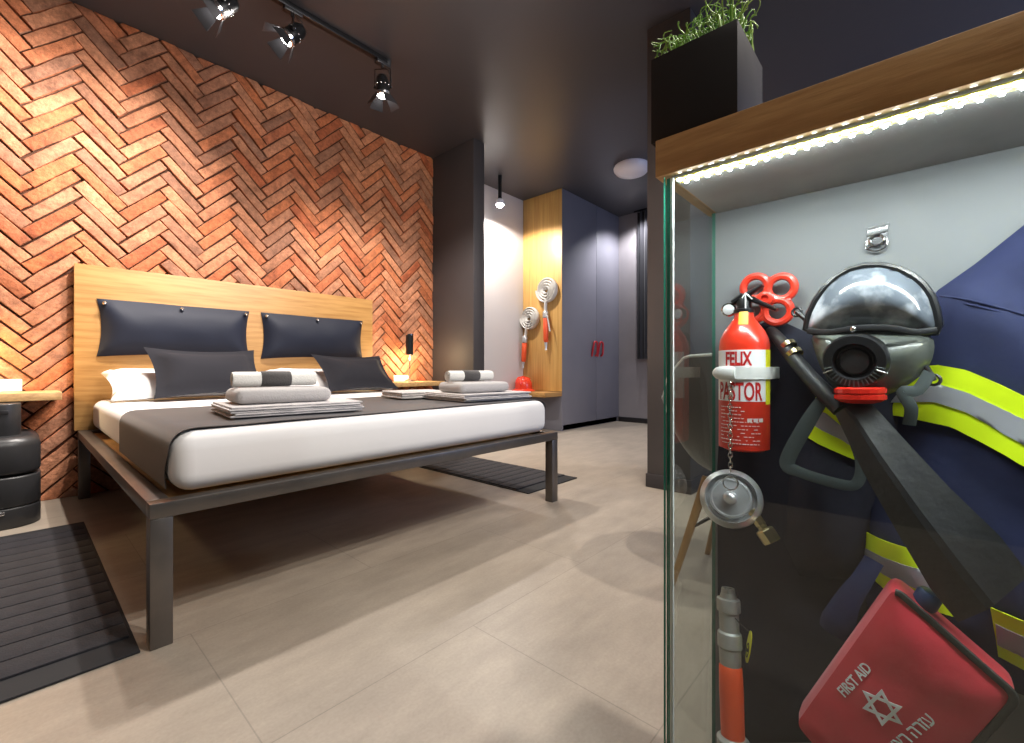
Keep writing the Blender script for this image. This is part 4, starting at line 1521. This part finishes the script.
# --- branch pipe standing in the lower corner
n0 = on(728, 588, 0.84)
nx, ny = n0.x, n0.y
nb = on(733, 740, 0.80)
axn = (nb - n0).normalized()
Ln = (n0.z - 0.026) / -axn.z
t = thing('fire_nozzle', 'grey and orange fire branch pipe standing in the cabinet corner below the cap', 'fire nozzle', tuple(n0 + axn * Ln))
s1 = lambda py: 0.945 * (n0.z - on(730, py, 0.825).z) / -axn.z
b = MB()
b.lathe_on(n0, n0 + axn, [(0.0055, 0.01), (0.0065, 0.0), (0.0105, 0.0), (0.0115, 0.006), (0.0112, 0.0065), (0.0140, s1(602)), (0.0185, s1(603)), (0.0192, s1(605)), (0.0192, s1(613)), (0.0188, s1(615)), (0.0160, s1(616)), (0.0158, s1(634)), (0.0188, s1(636)), (0.0196, s1(639)), (0.0196, s1(649)), (0.0176, s1(651)), (0.0172, s1(664)), (0.0160, s1(667))], 26)
b.build('tip', M['alu_dull'], t, angle=22)
b = MB(); b.lathe_on(n0, n0 + axn, [(0.0150, s1(665)), (0.0182, s1(668)), (0.0190, s1(690)), (0.0182, s1(732))], 26); b.build('grip', M['orange'], t)
b = MB(); b.lathe_on(n0, n0 + axn, [(0.020, s1(731)), (0.025, s1(734)), (0.025, s1(734) + 0.02), (0.021, s1(734) + 0.024), (0.021, Ln - 0.035), (0.027, Ln - 0.03), (0.027, Ln)], 26); b.build('coupling', M['alu_dull'], t)
tg = on(749, 647, 0.825)
b = MB()
X = Matrix.Translation(tg) @ Matrix.Rotation(R(8), 4, 'X') @ Matrix.Rotation(R(-62), 4, 'Z') @ face_mx(0)
ol = smooth2([(-0.010, 0.0), (-0.007, 0.022), (0, 0.028), (0.007, 0.022), (0.010, 0.0), (0.007, -0.021), (0, -0.027), (-0.007, -0.021)], 4)
b.prism(ol, 0, 0.0012, X); tgp = b.build('tag', M['label_yellow'], t)
b = MB()
pts = [X @ Vector((0.0055 * math.cos(2 * PI * i / 20), -0.006 + 0.012 * math.sin(2 * PI * i / 20), 0.0015)) for i in range(20)]
b.tube(pts, 0.0008, 6, closed=True); b.ball(X @ Vector((0, -0.006, 0.0015)), (0.002, 0.002, 0.003)); b.build('tag_print', M['ink_black'], tgp)
b = MB(); b.tube([tg + Vector((0, 0, 0.026)), tg + Vector((-0.002, 0.012, 0.034)), n0 + axn * s1(617) + Vector((-0.01, -0.013, 0))], 0.0008, 6); b.build('tag_cord', M['ink_black'], t)

# --- coat
CXP = 0.918                         # plane against which the coat hangs
coat = thing('turnout_coat', 'navy firefighter coat with yellow and silver bands hanging in the cabinet', 'coat', (CXP, -0.2, 0.5))
PA = lambda pts: [ab(x, y, CXP) for x, y in pts]
body_out = PA([(938, 290), (975, 264), (1024, 225), (1085, 178), (1150, 165), (1230, 190), (1330, 300), (1350, 520), (1340, 740), (1150, 745), (1010, 690), (880, 650), (866, 600), (857, 525), (852, 470), (862, 410), (900, 340)])


def fold(a, c_):
    v = 0.022 * noise.noise(Vector((a * 7 + c_ * 3, c_ * 4 - a * 2, 2.3))) + 0.010 * noise.noise(Vector((a * 16, c_ * 9, 7.1)))
    w = a * 0.75 + c_ * 0.66 + 0.05 * noise.noise(Vector((a * 5, c_ * 5, 4.4)))
    v += 0.007 * max(0.0, noise.noise(Vector((a * 3.1, c_ * 3.1, 9.0))) + 0.35) * math.sin(w * 62)
    return v


body_f = lambda d, a, c_: 0.052 * (1 - math.exp(-d / 0.05)) + fold(a, c_) * min(1, d / 0.03)
BOD = body_out if area2(body_out) > 0 else list(reversed(body_out))
b = MB(); b.puff(body_out, body_f, lambda d, a, c_: 0.004, face_mx(CXP), 0.018); b.build('body', M['navy'], coat, angle=80)
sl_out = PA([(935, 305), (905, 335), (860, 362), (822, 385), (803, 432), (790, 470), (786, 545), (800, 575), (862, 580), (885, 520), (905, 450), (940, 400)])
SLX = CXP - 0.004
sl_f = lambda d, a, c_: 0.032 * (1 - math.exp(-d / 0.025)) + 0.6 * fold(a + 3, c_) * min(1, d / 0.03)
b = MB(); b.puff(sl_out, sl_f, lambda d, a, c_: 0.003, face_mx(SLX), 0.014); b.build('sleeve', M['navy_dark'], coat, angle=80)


def strip_on(out, f, xp, top, bot, off, name, m, parent, nu=40, nv=5):
    """a tape following the cloth between two picture-traced border lines"""
    T, Bt = PA(top), PA(bot)

    def lerp(L, u):
        k = min(int(u * (len(L) - 1)), len(L) - 2)
        s = u * (len(L) - 1) - k
        return (L[k][0] + (L[k + 1][0] - L[k][0]) * s, L[k][1] + (L[k + 1][1] - L[k][1]) * s)

    def P(u, v):
        p, q = lerp(T, u), lerp(Bt, u)
        a, c_ = p[0] + (q[0] - p[0]) * v, p[1] + (q[1] - p[1]) * v
        d = dist_poly((a, c_), out) if inside((a, c_), out) else 0.0
        return face_mx(xp) @ Vector((a, c_, f(d, a, c_) + off))
    b = MB()
    b.sheet(P, nu, nv, 0.0015)
    return b.build(name, m, parent, angle=80)


lo, hi = 0.0035, 0.0042
def band(out, f, xp, l0, l1, l2, l3, off=0.0):
    s = strip_on(out, f, xp, l0, l3, lo + off, 'hi_vis_band', M['hi_vis'], coat)
    strip_on(out, f, xp, l1, l2, hi + off + 0.0008, 'reflective_tape', M['reflect'], s)


band(BOD, body_f, CXP, [(884, 372), (936, 365), (964, 370), (994, 383), (1024, 398), (1060, 418), (1110, 440), (1330, 455)],
     [(884, 388), (936, 383), (964, 391), (994, 405), (1024, 420), (1060, 440), (1110, 462), (1330, 481)],
     [(884, 402), (933, 400), (964, 410), (994, 427), (1024, 444), (1060, 464), (1110, 487), (1330, 511)],
     [(884, 412), (915, 417), (950, 424), (994, 446), (1024, 464), (1060, 485), (1110, 508), (1330, 536)])
SLO = sl_out if area2(sl_out) > 0 else list(reversed(sl_out))
band(SLO, sl_f, SLX, [(818, 394), (829, 404), (845, 418), (868, 432)], [(812, 407), (829, 412), (845, 424), (866, 440)],
     [(808, 420), (826, 429), (845, 437), (865, 450)], [(802, 432), (822, 442), (842, 450), (864, 459)])
band(BOD, body_f, CXP, [(859, 526), (888, 533), (918, 540), (950, 552)], [(862, 544), (895, 551), (928, 559), (955, 566)],
     [(866, 560), (895, 570), (925, 577), (955, 584)], [(868, 570), (890, 587), (920, 592), (955, 600)])
band(BOD, body_f, CXP, [(985, 590), (1024, 604), (1070, 620), (1120, 636), (1335, 664)], [(990, 606), (1024, 620), (1070, 636), (1120, 652), (1335, 683)],
     [(992, 627), (1024, 642), (1070, 658), (1120, 674), (1335, 710)], [(994, 640), (1024, 656), (1070, 674), (1120, 690), (1335, 729)])
# shoulder seam
sm = [ab(x, y, CXP) for x, y in [(940, 297), (965, 303), (995, 311), (1024, 320), (1060, 330)]]
b = MB()
for o2 in (0, 0.006):
    b.tube([face_mx(CXP) @ Vector((a, c_ - o2, body_f(dist_poly((a, c_), BOD), a, c_) + 0.0005)) for a, c_ in sm], 0.0014, 6, sub=6)
b.build('shoulder_seam', M['navy'], coat)
# blue strap with a buckle loop below the sleeve
b = MB()
b.tube([on(874, 560, 0.868), on(862, 580, 0.858), on(848, 600, 0.852), on(838, 622, 0.85), on(834, 632, 0.852)], [(0.012, 0.005), (0.013, 0.005), (0.016, 0.007), (0.022, 0.01), (0.020, 0.009)], 12, flat=(0, 1, 0), sub=5)
b.build('tab', M['navy'], coat)
# black garment behind extinguisher, extended down to darken the lower back panel
bo = PA([(742, 330), (775, 318), (812, 335), (850, 380), (870, 450), (880, 600), (890, 738), (820, 744), (770, 745), (722, 745), (717, 600), (716, 470), (722, 380)])
b = MB()
b.puff(bo, lambda d, a, c_: 0.010 * (1 - math.exp(-d / 0.02)) + 0.3 * fold(a, c_) * min(1, d / 0.03), lambda d, a, c_: 0.001, face_mx(BKX - 0.006), 0.016)
tag(b.build('trousers', M['navy_dark'], angle=80), 'near black work trousers hanging flat behind the red extinguisher', 'trousers')

# --- breathing mask
MXP = 0.845
mc = on(871, 332, MXP)
mask = thing('gas_mask', 'black full face breathing mask with domed visor beside the navy coat', 'gas mask', tuple(mc))
md = depth(mc)
def mo(pts, x=MXP):
    return [ab(a, c_, x) for a, c_ in pts]
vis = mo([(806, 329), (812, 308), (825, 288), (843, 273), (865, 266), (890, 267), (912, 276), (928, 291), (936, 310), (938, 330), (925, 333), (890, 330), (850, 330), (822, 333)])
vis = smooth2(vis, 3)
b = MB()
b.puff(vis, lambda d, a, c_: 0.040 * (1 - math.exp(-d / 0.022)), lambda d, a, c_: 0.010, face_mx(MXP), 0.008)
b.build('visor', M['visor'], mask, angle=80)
b = MB()
b.tube([face_mx(MXP) @ Vector((p[0], p[1], 0.002)) for p in vis[::2]], [(0.0065, 0.0052)] * len(vis[::2]), 8, closed=True, flat=(1, 0, 0))
b.build('visor_frame', M['visor_frame'], mask)
b = MB()
br_ = [(808, 331), (830, 332), (858, 328), (890, 328), (915, 332), (936, 330)]
b.tube([on(a, c_, MXP - 0.012 - 0.026 * math.sin(PI * (a - 806) / 132)) for a, c_ in br_], [(0.0045, 0.003)] * 6, 8, flat=(0, 0, 1), sub=5)
b.build('visor_rail', M['black_plastic'], mask)
sk = smooth2(mo([(814, 334), (850, 330), (900, 331), (930, 336), (934, 352), (926, 370), (908, 385), (884, 396), (862, 398), (840, 394), (824, 374), (815, 352)]), 3)
b = MB(); b.puff(sk, lambda d, a, c_: 0.042 * (1 - math.exp(-d / 0.022)), lambda d, a, c_: 0.008, face_mx(MXP), 0.008); b.build('face_piece', M['mask_skin'], mask, angle=80)
vc = on(855, 361, MXP - 0.036)
va = Vector((-0.95, 0.06, -0.10)).normalized()
vr = 28.5 / F * md * 0.93
b = MB(); b.lathe_on(vc, vc + va, [(vr * 1.0, -0.018), (vr, 0.006), (vr * 0.93, 0.011), (vr * 0.66, 0.012), (vr * 0.62, 0.008), (vr * 0.55, 0.002), (0.001, 0.001)], 36); b.build('valve_housing', M['visor_frame'], mask)
b = MB()
X = axis_mx(vc, vc + va)
upv = (X.inverted().to_3x3() @ Vector((0, 0, 1)))
a_up = math.atan2(upv.y, upv.x)
for k in range(17):
    a = a_up + PI + (k - 8) * 0.16
    dv = Vector((math.cos(a), math.sin(a), 0))
    b.tube([X @ (dv * vr * 0.68 + Vector((0, 0, 0.012))), X @ (dv * vr * 0.93 + Vector((0, 0, 0.0115)))], 0.0009, 6)
b.build('valve_ribs', M['strap'], mask)
b = MB(); b.lathe_on(vc, vc + va, [(vr * 0.5, 0.002), (vr * 0.44, 0.008), (vr * 0.2, 0.009), (0.001, 0.009)], 28); b.build('valve_cap', M['black_plastic'], mask)
for s in (-1, 1):
    b = MB()
    a = a_up + PI - s * 1.15
    dv = Vector((math.cos(a), math.sin(a), 0))
    b.tube([X @ (dv * vr * 0.70 + Vector((0, 0, 0.0135))), X @ (dv * vr * 1.02 + Vector((0, 0, 0.0125)))], 0.0012, 6)
    b.build('clip_wire', M['chrome'], mask)
sp = on(853, 329, MXP - 0.045)
b = MB()
b.ball(sp, (0.0035, 0.0035, 0.0045))
b.build('screw', M['chrome'], mask)
rc0, rc1 = on(859.5, 387, MXP - 0.030), on(860, 405, MXP - 0.030)
rr0 = 23.0 / F * md * 0.90
b = MB(); b.lathe_on(rc0, rc1, [(rr0 * 0.9, 0), (rr0, 0.002), (rr0, 0.008), (rr0 * 0.94, 0.009), (rr0 * 0.94, 0.0105), (rr0, 0.0115), (rr0, 0.017), (rr0 * 0.8, 0.021), (rr0 * 0.6, 0.023)], 18); b.build('inlet_cap', M['red_plastic'], mask, angle=15)['label'] = 'red screw cap'
# buckles
for (a, c_), (a2, c2) in (((809, 322), (797, 312)), ((925, 366), (934, 380))):
    b = MB()
    p, q = on(a, c_, MXP + 0.0), on(a2, c2, MXP + 0.004)
    b.tube([p, q], [(0.0065, 0.004)] * 2, 8, flat=(1, 0, 0)); b.torus(q, (-1, 0.3, 0.2), 0.007, 0.0022, 16, 6)
    b.build('buckle', M['black_plastic'], mask)
b = MB()
b.tube([on(832, 392, 0.842), on(826, 395, 0.842), on(806, 425, 0.842), on(787, 462, 0.84), on(800, 472, 0.838), on(835, 483, 0.836), on(856, 484, 0.838), on(861, 462, 0.842), on(850, 430, 0.846)], [(0.0012, 0.0072), (0.0012, 0.0080), (0.0012, 0.011), (0.0012, 0.011), (0.0012, 0.0085), (0.0012, 0.0080), (0.0012, 0.0075), (0.0012, 0.0072), (0.0012, 0.0072)], 8, flat=(1, 0.2, 0.0), sub=6)
b.build('strap', M['strap'], mask)
b = MB()
b.tube([on(930, 372, 0.842), on(918, 390, 0.834), on(903, 392, 0.830), on(911, 408, 0.832), on(909, 425, 0.838)], [(0.0012, 0.0075)] * 5, 8, flat=(1, 0.2, 0.0), sub=6)
b.build('strap', M['strap'], mask)

# --- clip on the back panel
kc = on(877, 238, BKX)
t = thing('wall_clip', 'small chrome toggle clip fixed on the cabinet back above the mask', 'clip', (BKX, kc.y, kc.z))
s_ = depth(kc) / F
X = face_mx(BKX) @ Matrix.Translation((-kc.y, kc.z, 0))
b = MB(); b.prism([(-8 * s_, -9 * s_), (8 * s_, -7 * s_), (9 * s_, 12 * s_), (-8 * s_, 10 * s_)], 0, 0.002, X, 0.0005); b.build('plate', M['chrome'], t, flat=True)
b = MB()
b.tube([X @ Vector((-8 * s_, -2 * s_, 0.003)), X @ Vector((-8 * s_, -10 * s_, 0.005)), X @ Vector((0, -14 * s_, 0.006)), X @ Vector((7 * s_, -10 * s_, 0.005)), X @ Vector((8 * s_, -1 * s_, 0.003))], 0.0018, 8, sub=5)
b.torus(X @ Vector((0, -3 * s_, 0.005)), (-1, 0, 0), 5.5 * s_, 0.0018, 20, 6)
b.build('loop', M['chrome'], t)
b = MB(); b.tube([X @ Vector((-8 * s_, 4 * s_, 0.004)), X @ Vector((8 * s_, 6 * s_, 0.004))], 0.0022, 8); b.tube([X @ Vector((-7 * s_, 10 * s_, 0.003)), X @ Vector((9 * s_, 12 * s_, 0.003))], 0.002, 8); b.build('lever', M['alu'], t)

# --- hose with long tapered rubber sleeve
t = thing('rubber_hose', 'black rubber hose widening into a long flat sleeve slanting across the coat', 'hose', tuple(on(840, 405, 0.83)))
b = MB()
b.tube([on(770, 331, 0.905), on(778, 338, 0.893), on(797, 362, 0.865), on(818, 386, 0.848), on(842, 409, 0.833)], [0.0095, 0.010, 0.0115, 0.0125, 0.014], 16, sub=6)
b.build('hose', M['rubber'], t)
for (a, c_), (a2, c2), xx in (((787, 344), (791, 349), 0.882), ((793, 352), (797, 357), 0.872)):
    b = MB(); b.lathe_on(on(a, c_, xx), on(a2, c2, xx - 0.004), [(0.0108, 0), (0.0128, 0.0), (0.0128, 0.008), (0.0108, 0.008)], 20, cap0=False, cap1=False); b.build('clamp', M['brass'], t)
# sleeve: flat hexagonal section growing toward the lower right
secs = [((835, 414), (858, 399), 0.824, 0.010), ((842, 428), (874, 406), 0.818, 0.016), ((862, 470), (905, 440), 0.806, 0.019), ((893, 525), (950, 488), 0.796, 0.021), ((930, 588), (1000, 536), 0.787, 0.022), ((958, 622), (1030, 575), 0.783, 0.018)]
rings = []
for (l, r_, xx, th) in secs:
    p, q = on(l[0], l[1], xx), on(r_[0], r_[1], xx)
    w = q - p
    n_ = Vector((-1, 0, 0))
    rings.append([p, p + w * 0.10 + n_ * th * 0.30, p + w * 0.40 + n_ * th * 0.95, p + w * 0.50 + n_ * th * 0.95, p + w * 0.93 + n_ * th * 0.10, q,
                  q - w * 0.08 - n_ * th * 0.4, p + w * 0.5 - n_ * th * 0.6, p + w * 0.08 - n_ * th * 0.4])
b = MB(); b.ring_skin(rings); b.build('sleeve', M['rubber'], t, angle=22)

# --- first aid bag
FXP = 0.775
A, B_, D = Vector(ab(894, 588, FXP)), Vector(ab(1018, 697, FXP)), Vector(ab(796, 724, FXP))
C_ = B_ + D - A
bag = thing('first_aid_bag', 'red first aid bag with white star standing tilted in the cabinet bottom', 'first aid bag', (FXP, -0.13, 0.1))
fo = [tuple(A), tuple(B_), tuple(C_), tuple(D)]
fo_r = []
for i in range(4):
    p, a_, c_ = Vector(fo[i]), Vector(fo[i - 1]), Vector(fo[(i + 1) % 4])
    r_ = 0.012
    e1, e2 = (a_ - p).normalized(), (c_ - p).normalized()
    for k in range(5):
        s = k / 4
        fo_r.append(tuple(p + e1 * r_ * (1 - s) ** 2 + e2 * r_ * s ** 2))
LEAN = Matrix.Translation((0, 0, 0))
Xb = face_mx(FXP)
FO = fo_r if area2(fo_r) > 0 else list(reversed(fo_r))
wrk = lambda a, c_: 0.004 * noise.noise(Vector((a * 14, c_ * 14, 1.2))) + 0.002 * noise.noise(Vector((a * 30, c_ * 25, 4)))
bag_f = lambda d, a, c_: 0.016 * (1 - math.exp(-d / 0.03)) + wrk(a, c_) * min(1, d / 0.02)
b = MB(); b.puff(fo_r, bag_f, lambda d, a, c_: 0.002, Xb, 0.012); b.build('front_panel', M['bag'], bag, angle=80)
b = MB()
b.ring_skin([[Xb @ Vector((*p, -0.0005)) for p in FO], [Xb @ Vector((*p, -0.02)) for p in inset(FO, -0.003)], [Xb @ Vector((*p, -0.042)) for p in inset(FO, -0.003)], [Xb @ Vector((*p, -0.058)) for p in inset(FO, 0.006)]])
b.build('gusset', M['bag'], bag, angle=50)
b = MB(); b.tube([Xb @ Vector((*p, 0.0008)) for p in fo_r[2:15]], (0.0035, 0.0046), 8, flat=(1, 0, 0)); b.build('piping', M['bag_trim'], bag)
hk = Xb @ Vector((A.x - 0.004, A.y - 0.045, -0.054))
b = MB(); b.tube([hk, Vector((BKX - 0.002, hk.y, hk.z + 0.004))], 0.005, 8); b.build('hanging_peg', M['bag_trim'], bag)  # peg to the back panel, hidden behind the bag
bc = on(927, 598, FXP + 0.025)
b = MB(); b.lathe_on(bc - Vector((0, -0.004, 0.012)), bc + Vector((0, -0.02, 0.05)), [(0.012, 0), (0.0135, 0.003), (0.0135, 0.02), (0.011, 0.023), (0.001, 0.024)], 20); b.build('inner_cap', M['blue_cap'], bag)  # blue cap showing in the bag's opening


def bag_map(cpx, ang, sc=1.0):
    c0 = Vector(ab(cpx[0], cpx[1], FXP))
    ca, sa = math.cos(ang), math.sin(ang)

    def f(p):
        a = c0.x + p.x * ca - p.y * sa
        c_ = c0.y + p.x * sa + p.y * ca
        d = dist_poly((a, c_), FO) if inside((a, c_), FO) else 0
        return Xb @ Vector((a, c_, bag_f(d, a, c_) + 0.0010 + p.z))
    return f


kp = depth(on(880, 700, FXP)) / F * 0.98
ang = math.atan2(Vector(ab(870, 667, FXP)).y - Vector(ab(840, 698, FXP)).y, Vector(ab(870, 667, FXP)).x - Vector(ab(840, 698, FXP)).x)
b = MB()
b.text('FIRST AID', 12.5 * kp, None, 0.0003, wrap=bag_map((859, 680.5), ang), bold=0.00025, xs=0.86)
b.text('\u05d4\u05e0\u05d5\u05e9\u05d0\u05e8 \u05d4\u05e8\u05d6\u05e2', 15.5 * kp, None, 0.0003, align='RIGHT', wrap=bag_map((937, 717), ang * 0.95), bold=0.0002, xs=0.85)
# six pointed star, two interlaced triangle outlines
mp = bag_map((882.5, 701.5), ang)
Rs = 18.0 * kp
for k in range(2):
    tri = [Vector((math.cos(PI / 2 + k * PI + i * 2 * PI / 3), math.sin(PI / 2 + k * PI + i * 2 * PI / 3), 0)) * Rs for i in range(3)]
    inn = [v * 0.70 for v in tri]
    for i in range(3):
        p, q, r_, s = tri[i], tri[(i + 1) % 3], inn[(i + 1) % 3], inn[i]
        for j in range(6):
            u0, u1 = j / 6, (j + 1) / 6
            qd = [p.lerp(q, u0), p.lerp(q, u1), s.lerp(r_, u1), s.lerp(r_, u0)]
            b.ring_skin([[mp(v) for v in qd], [mp(v + Vector((0, 0, 0.0006))) for v in qd]])
b.build('print', M['label_white'], bag, flat=True)
